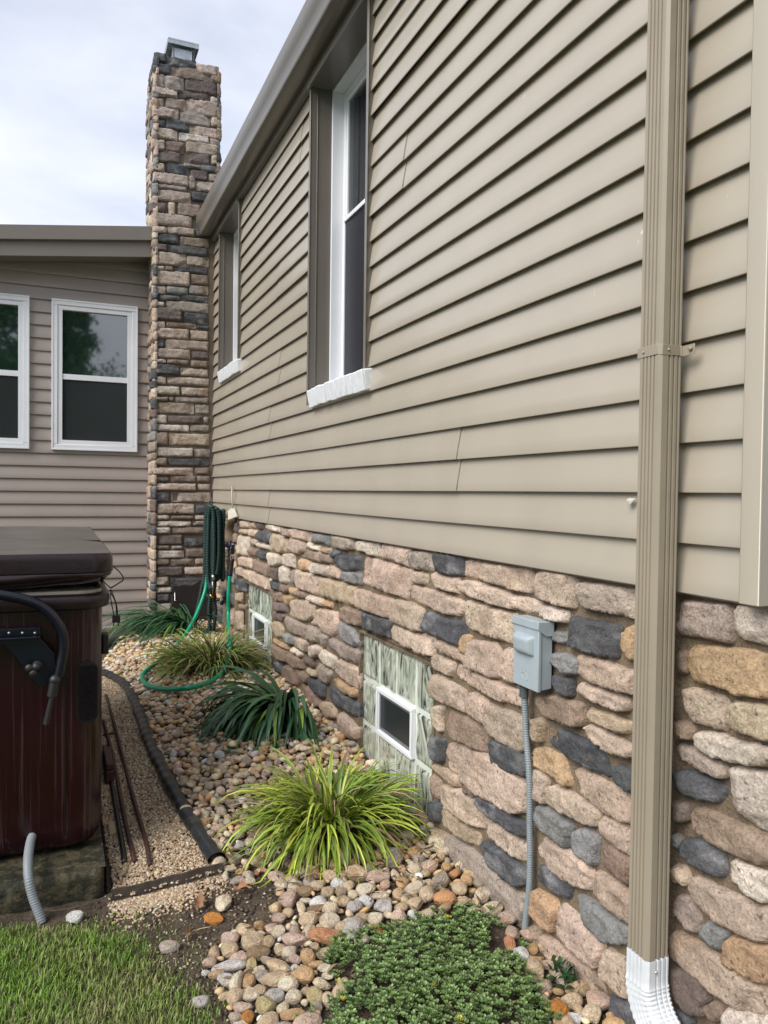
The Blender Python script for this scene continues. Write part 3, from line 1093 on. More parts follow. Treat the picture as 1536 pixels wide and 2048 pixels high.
(1320, 1590, .140625, """
D 165 100 360 140 350 380 170 380
B 380 300 440 200 540 200 1000 430 1600 650 1600 990 1370 1000 1000 850 540 600 400 480
G 150 550 230 640 240 780 150 770
K 250 730 290 630 460 640 840 870 850 1180 700 1160 400 1000 270 880
W 960 1000 990 940 1170 1040 1450 1140 1600 1120 1600 1530 1400 1540 1150 1370 960 1210
P 145 1010 290 1030 380 1300 200 1250 145 1180
"""),
(1300, 1790, .15365, """
N 260 100 350 30 450 80 580 300 570 500 490 480 350 330 250 250
G 620 500 680 350 940 500 900 740 740 660
P 240 490 300 500 800 800 1300 1210 1540 1200 1540 1500 1400 1600 1160 1530 700 1190 235 820
O 900 830 940 640 1000 560 1540 740 1540 1150 1380 1160 920 900
D 230 930 560 1060 740 1350 660 1430 700 1600 500 1560 230 1250
B 760 1400 850 1400 920 1640 800 1640 680 1480
W 930 1530 1000 1480 1540 1640 1540 1750 930 1750
K 270 1500 400 1500 520 1700 330 1700
"""),
]
CHIM_BLOCKS = [
(250, 0, .3581, """
K 165 290 230 340; K 230 320 400 370; P 400 355 525 415
K 160 350 255 405; B 255 375 480 440; B 480 415 535 460
P 160 405 218 480; N 222 425 330 505; D 340 440 532 515
P 155 490 292 535; D 305 510 468 555; W 482 540 535 575
P 155 540 215 588; P 230 545 340 605; P 345 560 540 640
P 155 592 300 655; N 312 620 478 695; P 485 650 535 700
K 155 660 222 705; K 232 665 360 725; P 362 705 535 765
P 155 712 292 772; W 305 745 470 788; P 478 770 530 808
P 150 778 222 832; B 228 784 330 848; P 345 795 530 858
D 155 840 310 903; D 328 850 472 912; P 485 865 532 915
P 150 908 222 955; K 235 910 360 972; N 330 915 430 935; K 430 920 530 960
D 370 950 462 1005; P 472 968 530 1008
P 160 968 356 1025; P 402 1012 500 1062; N 362 980 396 1050
N 155 1030 345 1058; P 160 1062 368 1120; K 375 1070 470 1120
D 150 1125 228 1182; P 245 1125 280 1200; B 298 1135 420 1205
"""),
(270, 380, .42969, """
P 88 112 265 165
P 84 168 150 200; P 155 172 280 205; K 285 176 340 215
K 90 204 205 245; B 212 220 345 262
D 85 248 150 280; K 152 262 338 298
P 88 288 238 345; P 244 308 344 350
W 90 349 138 368; B 142 352 180 372; K 185 354 340 385
P 82 374 255 438; B 260 392 342 435
P 80 444 145 482; G 150 450 248 482; N 254 444 342 482
K 90 487 210 511; K 218 490 338 516
W 85 518 138 540; N 148 520 342 563
D 88 545 218 602; K 228 570 340 620
W 84 608 140 635; B 148 617 284 638; K 290 630 342 645
P 82 642 250 688; P 260 655 340 693
K 85 692 138 730; P 145 698 342 738
P 80 737 258 780; D 265 750 342 783
W 84 785 145 804; B 152 788 252 808; B 262 794 338 822
K 92 812 208 856; P 215 830 340 863
P 85 868 145 900; P 152 874 345 904
W 90 912 207 950; P 218 920 342 956
B 85 960 153 980; B 160 962 182 980; N 188 964 342 988
P 92 988 275 1038; N 282 1000 345 1038
W 86 1046 148 1083; D 155 1052 315 1083; N 322 1057 342 1083
W 92 1092 252 1120; N 260 1094 348 1120
B 90 1130 152 1184; T 160 1134 346 1186
W 100 1200 270 1238; N 278 1207 350 1242
B 84 1248 148 1280; K 157 1250 346 1282
P 84 1292 272 1326; B 280 1294 345 1322
D 88 1334 160 1358; B 168 1330 284 1358; B 290 1332 350 1358
P 95 1367 285 1397; P 296 1370 350 1395
K 90 1407 162 1450; P 170 1410 352 1450
P 105 1462 277 1506; K 285 1470 345 1506
W 92 1514 160 1532; B 168 1517 275 1532; P 282 1516 340 1534
W 105 1542 262 1566; P 272 1542 340 1560
W 95 1572 165 1598; B 177 1572 320 1598
D 110 1607 222 1650; K 232 1622 330 1658
B 105 1656 162 1672; N 170 1656 222 1670
W 108 1680 228 1713; B 240 1672 340 1708
B 100 1720 160 1745; B 168 1720 275 1746; T 282 1716 340 1742
D 105 1757 222 1796; P 234 1757 340 1788
W 98 1803 157 1838; K 168 1807 340 1843
W 100 1852 172 1875
K 100 1882 160 1915
W 98 1927 170 1968
B 88 1973 165 1995
P 95 2002 165 2035
B 90 2042 170 2080
"""),
]



def parse(block, ox, oy, s):
    out_ = []
    for line in block.strip().split('\n'):
        p = line.split()
        if len(p) < 7:
            continue
        c = p[0]
        xy = np.array([float(v) for v in p[1:]]).reshape(-1, 2) * s + np.array([ox, oy])
        out_.append((c, xy))
    return out_


wall_polys = []
for (ox, oy, s, blk) in WALL_BLOCKS:
    for c, xy in parse(blk, ox, oy, s):
        uv = np.array([onX(x, y, FR)[1:] for x, y in xy])
        wall_polys.append((c, uv))

GA = (2.374, 3.078, CAMZ - 1.180, CAMZ - 0.602)
GBW = (4.558, 5.262, CAMZ - 1.190, CAMZ - 0.635)
mbs = MB()
wall_to3 = lambda u, v, h: (MO - h, u, v)
clipped = []
for c, uv in wall_polys:
    uv = uv.copy()
    uv[:, 1] = np.minimum(uv[:, 1], ZB - .004)
    for g_ in (GA, GBW):
        cen = uv.mean(0)
        inn = (uv[:, 0] > g_[0]) & (uv[:, 0] < g_[1]) & (uv[:, 1] > g_[2]) & (uv[:, 1] < g_[3])
        if inn.any() and cen[1] < g_[3]:
            # stones beside a window stop at its reveal
            if cen[0] < g_[0] + .05:
                uv[inn, 0] = g_[0] + .004
            elif cen[0] > g_[1] - .05:
                uv[inn, 0] = g_[1] - .004
    clipped.append(uv)
    yc = uv[:, 0].mean()
    stone(mbs, uv, PAL[c], wall_to3, H=.029, step=0.0065 if yc < 2.2 else (.0085 if yc < 3.2 else 0.011), kind=c)


def fill_rows(mb, u0, u1, v0, v1, polys, to3, seed, hmin=.035, hmax=.085, wmin=.08, wmax=.26, H=.024, holes=(), step=.011, zmax=99, pad=.006, cols='PPPNWTBBKKDGO'):
    r_ = random.Random(seed)
    v = v0
    while v < v1:
        hh = r_.uniform(hmin, hmax)
        u = u0 - r_.uniform(0, .1)
        while u < u1:
            ww = r_.uniform(wmin, wmax)
            a, b, c, d = max(u, u0), min(u + ww, u1), v, min(v + hh, v1)
            u += ww + .013
            if b - a < .035 or d - c < .022:
                continue
            g = np.array([(a + (b - a) * i / 4, c + (d - c) * j / 3) for i in range(5) for j in range(4)])
            bad = False
            for p in polys:
                if p[:, 0].max() < a or p[:, 0].min() > b or p[:, 1].max() < c or p[:, 1].min() > d:
                    continue
                if inside(g, p).any() or inside(p, np.array([(a, c), (b, c), (b, d), (a, d)])).any():
                    bad = True
                    break
            for h_ in holes:
                if a < h_[1] and b > h_[0] and c < h_[3] and d > h_[2]:
                    bad = True
            if bad:
                continue
            k = r_.choice(cols)
            j = lambda: r_.uniform(-.004, .004)
            pl = [(a + j(), c + j()), ((a + b) / 2, c + j()), (b + j(), c + j()), (b + j(), d + j()), ((a + b) / 2, d + j()), (a + j(), d + j())]
            stone(mb, pl, PAL[k], to3, H=H, step=step, kind=k)
        v += hh + .012


Hs = [GA, GBW]
fill_rows(mbs, 5.22, 6.40, 0.05, ZB - .008, clipped, wall_to3, 3, holes=Hs)
fill_rows(mbs, YE + .0, 1.45, -.05, ZB - .008, clipped, wall_to3, 4, holes=Hs, hmin=.04, hmax=.07, wmin=.06, wmax=.14)
fill_rows(mbs, 1.4, 6.4, -.06, .12, clipped, wall_to3, 5, holes=Hs, hmin=.04, hmax=.07)
fill_rows(mbs, 3.2, 4.6, .05, .35, clipped, wall_to3, 8, holes=Hs, hmin=.04, hmax=.06, wmin=.06, wmax=.16)
# the return round the near corner
fill_rows(mbs, MO + .0, MO + 1.6, -.05, ZB - .01, [], lambda u, v, h: (u, YE + .018 - h, v), 6)
# mortar bed
mm = MB()
us = np.arange(YE + .018, YC + .06, .022)
vs_ = np.arange(-.15, ZB + .02, .022)
idx = {}
for i, u in enumerate(us):
    for j, v in enumerate(vs_):
        q = np.array([u * 12, v * 12, 0.3])
        idx[i, j] = len(mm.v)
        mm.v.append((MO - .0045 * float(fbm(q, 4, 2)) - .003, float(u), float(v)))
for i in range(len(us) - 1):
    for j in range(len(vs_) - 1):
        cu, cv = us[i] + .011, vs_[j] + .011
        if any(h_[0] - .006 < cu < h_[1] + .006 and h_[2] - .006 < cv < h_[3] + .006 for h_ in Hs):
            continue
        mm.f.append((idx[i, j], idx[i, j + 1], idx[i + 1, j + 1], idx[i + 1, j]))
for h_ in Hs:   # window reveals in mortar
    t = .012
    mm.box(MO - .006, MO + .05, h_[0] - t, h_[0], h_[2] - t, h_[3] + t)
    mm.box(MO - .006, MO + .05, h_[1], h_[1] + t, h_[2] - t, h_[3] + t)
    mm.box(MO - .006, MO + .05, h_[0], h_[1], h_[3], h_[3] + t)
    mm.box(MO - .012, MO + .05, h_[0], h_[1], h_[2] - t, h_[2])
mm.box(MO + .0, MO + 1.6, YE + .012 + .008, YE + .06, -.2, ZB + .01)
sv = mbs.build('stone_veneer', M_STONE, house, smooth=True)
mm.build('mortar', M_MORTAR, sv, smooth=True, autosmooth=60)


# glass block windows
def glass_block(W, rows, cols, vent_r, vent_c):
    y0, y1, z0, z1 = W
    cw = (y1 - y0) / cols
    rh = (z1 - z0) / rows
    mb = MB()
    mb.box(MO + .0145, MO + .07, y0, y1, z0, z1)
    root = mb.build('glass_block_window', M_GBJ, house)
    for r in range(rows):
        for c in range(cols):
            if r == vent_r and c in vent_c:
                continue
            b = MB()
            g = .0070
            ya, yb, za, zb = y0 + c * cw + g, y0 + (c + 1) * cw - g, z0 + r * rh + g, z0 + (r + 1) * rh - g
            nx, nzz = 16, 18
            V = []
            sdd = rng.random() * 50
            for i in range(nx + 1):
                for j in range(nzz + 1):
                    fy, fz = i / nx, j / nzz
                    ed = min(min(fy, 1 - fy) * cw, min(fz, 1 - fz) * rh)
                    e = min(ed / .012, 1)
                    y, z = ya + (yb - ya) * fy, za + (zb - za) * fz
                    wv = .0065 * float(fbm(np.array([y * 20 + sdd + math.sin(z * 22 + sdd) * .5, z * 6, sdd]), 3, 2)) * e
                    V.append((MO + .0165 - .008 * math.sqrt(1 - (1 - e) ** 2) - wv, y, z))
            b.add(V, [(i * (nzz + 1) + j, i * (nzz + 1) + j + 1, (i + 1) * (nzz + 1) + j + 1, (i + 1) * (nzz + 1) + j) for i in range(nx) for j in range(nzz)])
            b.build('glass_block', M_GB, root, smooth=True)
    ya, yb, za, zb = y0 + vent_c[0] * cw + .002, y0 + (vent_c[-1] + 1) * cw - .002, z0 + vent_r * rh + .002, z0 + (vent_r + 1) * rh - .002
    f = MB()
    f.frame('x', MO - .004, MO + .014, ya, yb, za, zb, .015)
    f.frame('x', MO + .002, MO + .014, ya + .0155, yb - .0155, za + .0155, zb - .0155, .004)
    fr = f.build('vent_frame', M_WHITE, root, bevel=.0015)
    f = MB()
    f.frame('x', MO + .007, MO + .0138, ya + .0198, yb - .0198, za + .0198, zb - .0198, .010)
    f.build('vent_sash', mat('grey_vinyl', (.16, .165, .17), rough=.5), fr)
    f = MB()
    f.box(MO + .011, MO + .0136, ya + .030, yb - .030, za + .030, zb - .030)
    f.build('pane', M_SCREEN, fr)
    return root


glass_block(GA, 3, 4, 1, (1, 2))
glass_block(GBW, 3, 4, 1, (1, 2))

# ------------------------------------------------------------------ house extension at the back
ext = thing('house_extension', 'low house extension with taupe lap siding and two white sash windows behind the hot tub', 'house', (-.5, YF + .5, 0))
mb = MB()
ZF0 = CAMZ + 0.17922 - 12.35 * EX
zf0 = CAMZ + 0.17922 - 13 * EX
WR = (float(onY(103, 700, YF)[0]), float(onY(275, 700, YF)[0]), float(onY(190, 902, YF)[2]), float(onY(190, 606, YF)[2]))
ww_ = WR[1] - WR[0]
WLx1 = float(onY(59, 700, YF)[0])
WL = (WLx1 - ww_, WLx1, WR[2], WR[3])
hole = lambda W: (W[0] + .012, W[1] - .012, W[2] + .012, W[3] - .012)
siding(mb, lambda u, o, z: (u, YF - o - 0.0, z), -4.5, .80, zf0, 34, CAMZ + 1.93, [hole(WR), hole(WL)], [(-.72, 20), (-.72, 21)], seed=5)
mb.build('siding', M_SIDE2, ext, smooth=True, autosmooth=25)
mb = MB()
for a, b, c, d in [(-4.5, WL[0], -.3, 3.12), (WL[0], WL[1], -.3, WL[2]), (WL[0], WL[1], WL[3], 3.12), (WL[1], WR[0], -.3, 3.12), (WR[0], WR[1], -.3, WR[2]), (WR[0], WR[1], WR[3], 3.12), (WR[1], 1.4, -.3, 3.12)]:
    mb.box(a, b, YF + .035, YF + .2, c, d)
mb.box(-4.5, -4.4, YF + .21, 11, -.3, 3.4)
mb.box(-4.3, 1.4, 10.9, 11, -.3, 3.4)
mb.build('wall_core', M_ROOM, ext)
mb = MB()
mb.box(-4.5, .82, YF - .012, YF + .03, .0, zf0 + .004)
mb.build('base_trim', mat('pale_trim', (.42, .40, .38), rough=.5), ext, bevel=.003)


def ext_window(W):
    x0, x1, z0, z1 = W
    f = MB()
    f.frame('y', YF - .022, YF + .03, x0, x1, z0, z1, .046)
    wn = f.build('window', M_WHITE, ext, bevel=.004)
    f = MB()
    f.frame('y', YF - .014, YF + .03, x0 + .0465, x1 - .0465, z0 + .0465, z1 - .0465, .034)
    f.frame('y', YF - .026, YF - .0225, x0 + .0, x1 - .0, z0 + .0, z1 - .0, .014)
    f.build('frame', M_WHITE, wn, bevel=.002)
    zm = z0 + (z1 - z0) * .49
    f = MB()
    f.box(x0 + .081, x1 - .081, YF - .006, YF + .03, zm - .022, zm + .022)
    f.build('meeting_rail', M_WHITE, wn, bevel=.002)
    f = MB()
    f.box(x0 + .0808, x1 - .0808, YF + .012, YF + .014, zm + .0, z1 - .0808)
    p = f.build('pane', M_GLASS, wn)
    f = MB()
    f.box(x0 + .0808, x1 - .0808, YF + .004, YF + .0055, z0 + .0808, zm)
    f.build('insect_screen', mat('screen_over_glass', (.030, .036, .036), rough=.10, var=0, spec=.35, ior=1.4), wn)
    f = MB()
    f.box(x0 + .0808, x1 - .0808, YF + .0145, YF + .02, z0 + .0809, z0 + .095)
    return wn


ext_window(WR)
ext_window(WL)
# roof edge: two bands of metal fascia rising towards the chimney
YFA = 6.50


def band(mb, a0, a1, b0, b1, y0, y1):
    """sloping band given two top and two bottom photo points on the plane y0"""
    pa0, pa1, pb0, pb1 = [onY(p[0], p[1], y0) for p in (a0, a1, b0, b1)]
    def ln(p, q, x):
        t = (x - p[0]) / (q[0] - p[0])
        return p[2] + (q[2] - p[2]) * t
    X0, X1 = -4.6, .69
    v = []
    for yy in (y0, y1):
        v += [(X0, yy, ln(pb0, pb1, X0)), (X1, yy, ln(pb0, pb1, X1)), (X1, yy, ln(pa0, pa1, X1)), (X0, yy, ln(pa0, pa1, X0))]
    mb.add(v, [(0, 1, 2, 3), (7, 6, 5, 4), (0, 4, 5, 1), (3, 2, 6, 7), (1, 5, 6, 2), (0, 3, 7, 4)])


mb = MB()
band(mb, (0, 448), (292, 452), (0, 478), (300, 480.5), YFA - .03, YFA + .02)
mb.build('roof_edge', M_TRIM2, ext, bevel=.004)
mb = MB()
band(mb, (0, 478.5), (300, 481), (0, 511), (300, 514), YFA, YFA + .018)
mb.build('fascia', M_TRIM2, ext, bevel=.002)
mb = MB()
band(mb, (0, 508), (300, 511), (0, 510), (300, 513), YFA + .019, YF + .05)
mb.build('soffit', M_TRIM2, ext)
mb = MB()
a_, b_ = onY(0, 449, YFA), onY(292, 453, YFA)
sl = (b_[2] - a_[2]) / (b_[0] - a_[0])
zz = lambda x: a_[2] + sl * (x - a_[0]) - .012
mb.add([(-4.6, YFA + .021, zz(-4.6)), (.69, YFA + .021, zz(.69)), (.69, 11, zz(.69)), (-4.6, 11, zz(-4.6)), (-4.6, YFA + .021, zz(-4.6) - .03), (.69, YFA + .021, zz(.69) - .03), (.69, 11, zz(.69) - .03), (-4.6, 11, zz(-4.6) - .03)],
       [(0, 1, 2, 3), (4, 7, 6, 5), (0, 4, 5, 1), (1, 5, 6, 2), (2, 6, 7, 3), (3, 7, 4, 0)])
mb.build('roof', M_SHINGLE, ext)
mb = MB()
band(mb, (0, 521), (300, 523), (0, 526), (300, 528), YF - .028, YF - .01)
mb.build('frieze_trim', M_TRIM2, ext, bevel=.002)

# ------------------------------------------------------------------ chimney
CF = 6.40
chim = thing('chimney', 'tall square chimney of multicoloured ledge stone with a metal cap in the wall corner', 'chimney', (.95, 6.7, 0))
mbc = MB()
PALC = {k: tuple(.72 * v * .95 + .28 * .88 * (sum(c) / 3) for v in c) for k, c in PAL.items()}
ch_to3 = lambda u, v, h: (u, CF + .024 - h, v)
ch_polys = []
for (ox, oy, s, blk) in CHIM_BLOCKS:
    for line in blk.strip().replace(';', '\n').split('\n'):
        p = line.split()
        if len(p) != 5:
            continue
        c = p[0]
        x0, y0, x1, y1 = [float(v) for v in p[1:]]
        xs = [ox + x0 * s, ox + x1 * s]
        ys_ = [oy + y0 * s, oy + y1 * s]
        mid = (xs[0] + xs[1]) / 2
        sk = 0.05 * (1.0 if ys_[0] > 300 else .9) * ((xs[1] - xs[0])) * (1 if (ys_[0] + ys_[1]) / 2 < 900 else 0)
        sl_ = (1036 - (ys_[0] + ys_[1]) / 2) / 5300
        px = [(xs[0], ys_[0] - 0), (mid, ys_[0] + random.uniform(-.8, .8)), (xs[1], ys_[0]), (xs[1], ys_[1]), (mid, ys_[1] + random.uniform(-.8, .8)), (xs[0], ys_[1])]
        dy = sl_ * (xs[1] - xs[0]) * .5
        px = [(x, y + (dy if x > mid else (-dy if x < mid else 0))) for x, y in px]
        uv = np.array([onY(x, y, CF)[[0, 2]] for x, y in px])
        ch_polys.append(uv)
        H_ = .022 if (xs[0] > 312) else .027
        stone(mbc, uv, PALC[c], ch_to3, H=H_ * random.uniform(.8, 1.3), step=.010, kind=c, rough=1.15, grow=.0025)
CXL, CXR, CYB, CZT = .700, 1.205, 6.985, CAMZ + 3.42
cl_to3 = lambda u, v, h: (CXL + .012 - h, u, v)
fill_rows(mbc, CF - .004, CYB, 0.03, CZT + .01, [], cl_to3, 21, hmin=.05, hmax=.10, wmin=.12, wmax=.28, H=.03, cols='PPPNWBNKKDGN')
fill_rows(mbc, CF + .0, CYB, GZ + .1, CZT, [], lambda u, v, h: (CXR - .012 + h, u, v), 22, hmin=.05, hmax=.10, wmin=.12, wmax=.28, H=.03)
fill_rows(mbc, CXL, CXR, 2.6, CZT, [], lambda u, v, h: (u, CYB - .012 + h, v), 23, hmin=.05, hmax=.10, wmin=.12, wmax=.28, H=.03)
cs = mbc.build('stone_veneer', M_STONE, chim, smooth=True)
mb = MB()
mb.box(CXL + .016, CXR - .016, CF + .028, CYB - .016, -.2, CZT - .02)
mb.build('mortar', M_GROUT, cs)
mb = MB()
# metal cap: legs, flue collar, box hood
cx, cy, cz = .93, 6.70, CZT - .02
mb.box(cx - .17, cx + .17, cy - .2, cy + .2, cz, cz + .03)
mb.build('crown', M_GROUT, chim, bevel=.01)
capy = 6.52
p0 = onY(336, 75, capy)
p1 = onY(396, 120, capy)
xa, xb = float(p0[0]), float(onY(398, 100, capy)[0])
zt_ = float(onY(365, 80, capy)[2])
mb = MB()
mb.box(xa, xb, capy, capy + .30, zt_ - .014, zt_)
mb.box(xa, xa + .004, capy, capy + .30, zt_ - .045, zt_ - .0145)
mb.box(xa, xb, capy, capy + .004, zt_ - .045, zt_ - .0145)
mb.box(xb - .004, xb, capy, capy + .30, zt_ - .045, zt_ - .0145)
cap = mb.build('chimney_cap', M_GALV, chim, bevel=.003)
mb = MB()
mb.box(xa + .045, xb - .035, capy + .03, capy + .27, cz + .075, zt_ - .055)
mb.build('hood', M_GALV, cap, bevel=.003)
mb = MB()
mb.box(xa + .07, xb - .06, capy + .05, capy + .25, cz + .02, cz + .074)
mb.build('flue', M_BLK, cap)
for X in (xa + .04, xb - .05):
    for Y in (capy + .03, capy + .25):
        mb = MB()
        mb.box(X, X + .014, Y, Y + .014, cz + .01, zt_ - .0145)
        mb.build('leg', M_GALV, cap)
# painted panel near the foot of the chimney
p0 = onY(346, 1172, CF)
p1 = onY(412, 1236, CF)
mb = MB()
mb.box(p0[0], 1.165, CF + .006, CF + .027, .16, p0[2])
pn = mb.build('cleanout_panel', M_PANEL, chim, bevel=.002)
mb = MB()
hk = onY(347, 1198, CF)
mb.tube([(hk[0] + .01, CF + .004, hk[2] + .06), (hk[0] + .01, CF - .004, hk[2] - .01), (hk[0] + .02, CF - .02, hk[2] - .012)], .003, 6)
mb.build('hook', M_STEEL, pn, smooth=True)


# ================================================================== DOWNSPOUT
ds = thing('downspout', 'ribbed taupe rain downspout strapped to the siding, ending in a white elbow', 'downspout', (1.13, 1.24, .05))
XF_, XB_, YN, YFR = 1.098, 1.1545, 1.200, 1.264
ELZ = float(onX(1290, 1925, XF_)[2])


def ds_profile(x0, x1, y0, y1, rib=.0042, nr=4, cham=.006):
    """rectangular tube outline with ribs on the two visible faces"""
    P = []
    # front face (x = x0), from near corner y0 to far corner y1
    P.append((x0, y0 + cham))
    L_ = y1 - y0 - 2 * cham
    flat = .010
    s0 = y0 + cham + flat * .8
    w_ = (y1 - cham - .003 - s0) / nr
    for k in range(nr):
        a = s0 + k * w_
        P += [(x0, a + w_ * .1), (x0 + rib, a + w_ * .25), (x0 + rib, a + w_ * .38), (x0, a + w_ * .53)]
    P.append((x0, y1 - cham))
    P.append((x0 + cham, y1))
    P.append((x1 - .004, y1))
    P.append((x1, y1 - .004))
    P.append((x1, y0 + .004))
    P.append((x1 - .004, y0))
    e0 = x1 - .006
    w_ = (e0 - (x0 + cham + .010)) / 3
    for k in range(3):
        a = e0 - k * w_
        P += [(a - w_ * .1, y0), (a - w_ * .27, y0 + rib), (a - w_ * .42, y0 + rib), (a - w_ * .58, y0)]
    P.append((x0 + cham, y0))
    return P


prof = ds_profile(XF_, XB_, YN, YFR)
n = len(prof)
zs = np.linspace(ELZ - .02, ZTOP - .02, 24)
mb = MB()
vs = [(p + .0007 * math.sin(z * 3.1), q + .0008 * math.sin(z * 2.2 + 1), z) for z in zs for p, q in prof]
mb.add(vs, [(i * n + j, (i + 1) * n + j, (i + 1) * n + (j + 1) % n, i * n + (j + 1) % n) for i in range(len(zs) - 1) for j in range(n)])
mb.build('pipe', M_DS, ds, smooth=True, autosmooth=28)
# white elbow: straight collar then a ribbed bend away from the wall
mb = MB()
cxm, cym = (XF_ + XB_) / 2, (YN + YFR) / 2
rings = []
big = [((p - cxm) * 1.05, (q - cym) * 1.05) for p, q in prof]
for z in np.linspace(ELZ + .004, ELZ - .052, 5):
    rings.append([(cxm + p, cym + q, z) for p, q in big])
R_ = .11
R_ = .06
ay = YN - R_ - .012
for k in range(30):
    th = math.radians(58) * (k + 1) / 30
    puff = 1 + .06 * (0.5 + 0.5 * math.sin(k * 2 * math.pi / 3.4))
    rk_ = []
    for p, q in big:
        rr = (cym + q * puff) - ay
        rk_.append((cxm + p * puff, ay + rr * math.cos(th), ELZ - .052 - rr * math.sin(th)))
    rings.append(rk_)
thl = math.radians(58)
last = rings[-1]
dv = np.array([0, -math.sin(thl), -math.cos(thl)])
for t in (.03, .10):
    rings.append([tuple(np.array(p) + dv * t) for p in last])
vs = [p for r_ in rings for p in r_]
mb.add(vs, [(i * n + j, i * n + (j + 1) % n, (i + 1) * n + (j + 1) % n, (i + 1) * n + j) for i in range(len(rings) - 1) for j in range(n)])
mb.build('elbow', M_WHITEA, ds, smooth=True, autosmooth=40)
# strap
SZ = float(onX(1325, 697, XF_)[2])
mb = MB()
t = .0016
hw = .0105
pts = [(XF_ - t, YFR + .001), (XF_ - t - .0008, YN + .007), (XF_ + .004, YN - t), (XB_ - .008, YN - t), (XB_ - .004, YN - .004), (XB_ - .0025, YN - .034)]
pts2 = [(XF_ + .0, YFR + .001), (XF_ + .0, YN + .006), (XF_ + .006, YN), (XB_ - .007, YN), (XB_ - .0025, YN - .003), (XB_ - .001, YN - .034)]
for i in range(len(pts) - 1):
    a, b, c, d = pts[i], pts[i + 1], pts2[i + 1], pts2[i]
    dz = (0, .0012, -.0006, .0008, -.001, 0)
    v = [(a[0], a[1], SZ - hw + dz[i]), (b[0], b[1], SZ - hw + dz[i + 1]), (c[0], c[1], SZ - hw + dz[i + 1]), (d[0], d[1], SZ - hw + dz[i]),
         (a[0], a[1], SZ + hw + dz[i]), (b[0], b[1], SZ + hw + dz[i + 1]), (c[0], c[1], SZ + hw + dz[i + 1]), (d[0], d[1], SZ + hw + dz[i])]
    mb.add(v, [(0, 3, 2, 1), (4, 5, 6, 7), (0, 1, 5, 4), (1, 2, 6, 5), (2, 3, 7, 6), (3, 0, 4, 7)])
st = mb.build('strap', M_DS, ds, bevel=.0006)
for c, r_ in (((XF_ - .003, YFR - .018, SZ), .0026), ((XF_ + .018, YN - .003, SZ), .0026), ((XB_ - .005, YN - .026, SZ + .001), .0048)):
    mb = MB()
    mb.sphere(c, r_, 10, 6)
    mb.build('screw', M_GALV if r_ < .003 else M_DS, st, smooth=True)
mb = MB()
mb.sphere((cxm - .008, YN - .003, ELZ - .02), .003, 8, 6)
mb.build('screw', M_STEEL, ds, smooth=True)

# small torn clip stuck in the siding lap
p = onX(1260, 1003, D - .003)
mb = MB()
mb.add([(D - .004, p[1] + .012, p[2] + .004), (D - .006, p[1] + .004, p[2] - .005), (D - .006, p[1] - .004, p[2] - .006), (D - .004, p[1] - .012, p[2] + .003), (D + .004, p[1] - .010, p[2] + .007), (D + .004, p[1] + .010, p[2] + .008), (D - .008, p[1], p[2] + .001)],
       [(0, 1, 6), (1, 2, 6), (2, 3, 6), (3, 4, 6), (4, 5, 6), (5, 0, 6)])
o = mb.build('siding_clip', M_CREAM, None)
tag(o, 'small crumpled metal clip caught under a siding lap beside the downspout', 'clip')

# ================================================================== ELECTRICAL BOX
bx = thing('electrical_box', 'grey weatherproof electrical box with a bulged lid on the ledge stone', 'electrical box', (1.15, 1.72, .95))
XQ = 1.140
q = [onX(x, y, XQ) for x, y in [(1028, 1230), (1078, 1244), (1028, 1366), (1076, 1386)]]
y1_, y0_ = float(q[0][1]), float(q[1][1])
zt_, zb_ = float(q[0][2]), float((q[2][2] + q[3][2]) / 2)
mb = MB()
mb.prism([(XQ + .006, zb_ + .002), (XQ + .045, zb_ + .006), (XQ + .045, zt_ - .012), (XQ + .006, zt_ - .006)], 'y', y0_ + .003, y1_ - .003)
body = mb.build('body', M_BOX, bx, bevel=.002)
mb = MB()
mb.prism([(XQ, zb_), (XQ + .010, zb_), (XQ + .010, zt_ - .022), (XQ, zt_ - .022)], 'y', y0_, y1_)
lid = mb.build('lid', M_BOX, bx, bevel=.002)
mb = MB()
mb.prism([(XQ - .004, zt_ - .0215), (XQ + .022, zt_ - .04), (XQ + .046, zt_ - .04), (XQ + .046, zt_ - .002), (XQ - .004, zt_)], 'y', y0_ - .003, y1_ + .003)
mb.build('hood', M_BOX, lid, bevel=.002)
# bulge
mb = MB()
zc_, hh_, ww2 = zb_ + (zt_ - zb_) * .63, .027, .043
yc_ = (y0_ + y1_) / 2 + .004
ny = 17
V = []
for i in range(ny):
    for j in range(ny):
        a, b = -1 + 2 * i / (ny - 1), -1 + 2 * j / (ny - 1)
        d_ = (max(0, 1 - abs(a) ** 7) * max(0, 1 - abs(b) ** 5)) ** .75
        V.append((XQ - .019 * d_ + .0005 - .003 * d_ * (b), yc_ + a * ww2, zc_ + b * hh_))
mb.add(V, [(i * ny + j, i * ny + j + 1, (i + 1) * ny + j + 1, (i + 1) * ny + j) for i in range(ny - 1) for j in range(ny - 1)])
mb.build('lid_bulge', M_BOX, lid, smooth=True)
# raised outline mark scratched on the lid
mb = MB()
zs_ = zb_ + .030
mk = [[(-.016, .004), (-.006, .011), (.004, .012), (.012, .006), (.016, -.006), (.010, -.010), (-.002, -.008), (-.010, -.002), (-.016, .004)], [(.006, .012), (.010, .018), (.012, .026)], [(.010, .018), (.020, .016)]]
for pl in mk:
    mb.tube(resample(np.array([(XQ - .0004, yc_ - a, zs_ + b) for a, b in pl]), .003), .0007, 5)
mb.build('moulded_mark', mat('pale_grey_pvc', (.42, .48, .50), rough=.5), lid, smooth=True)
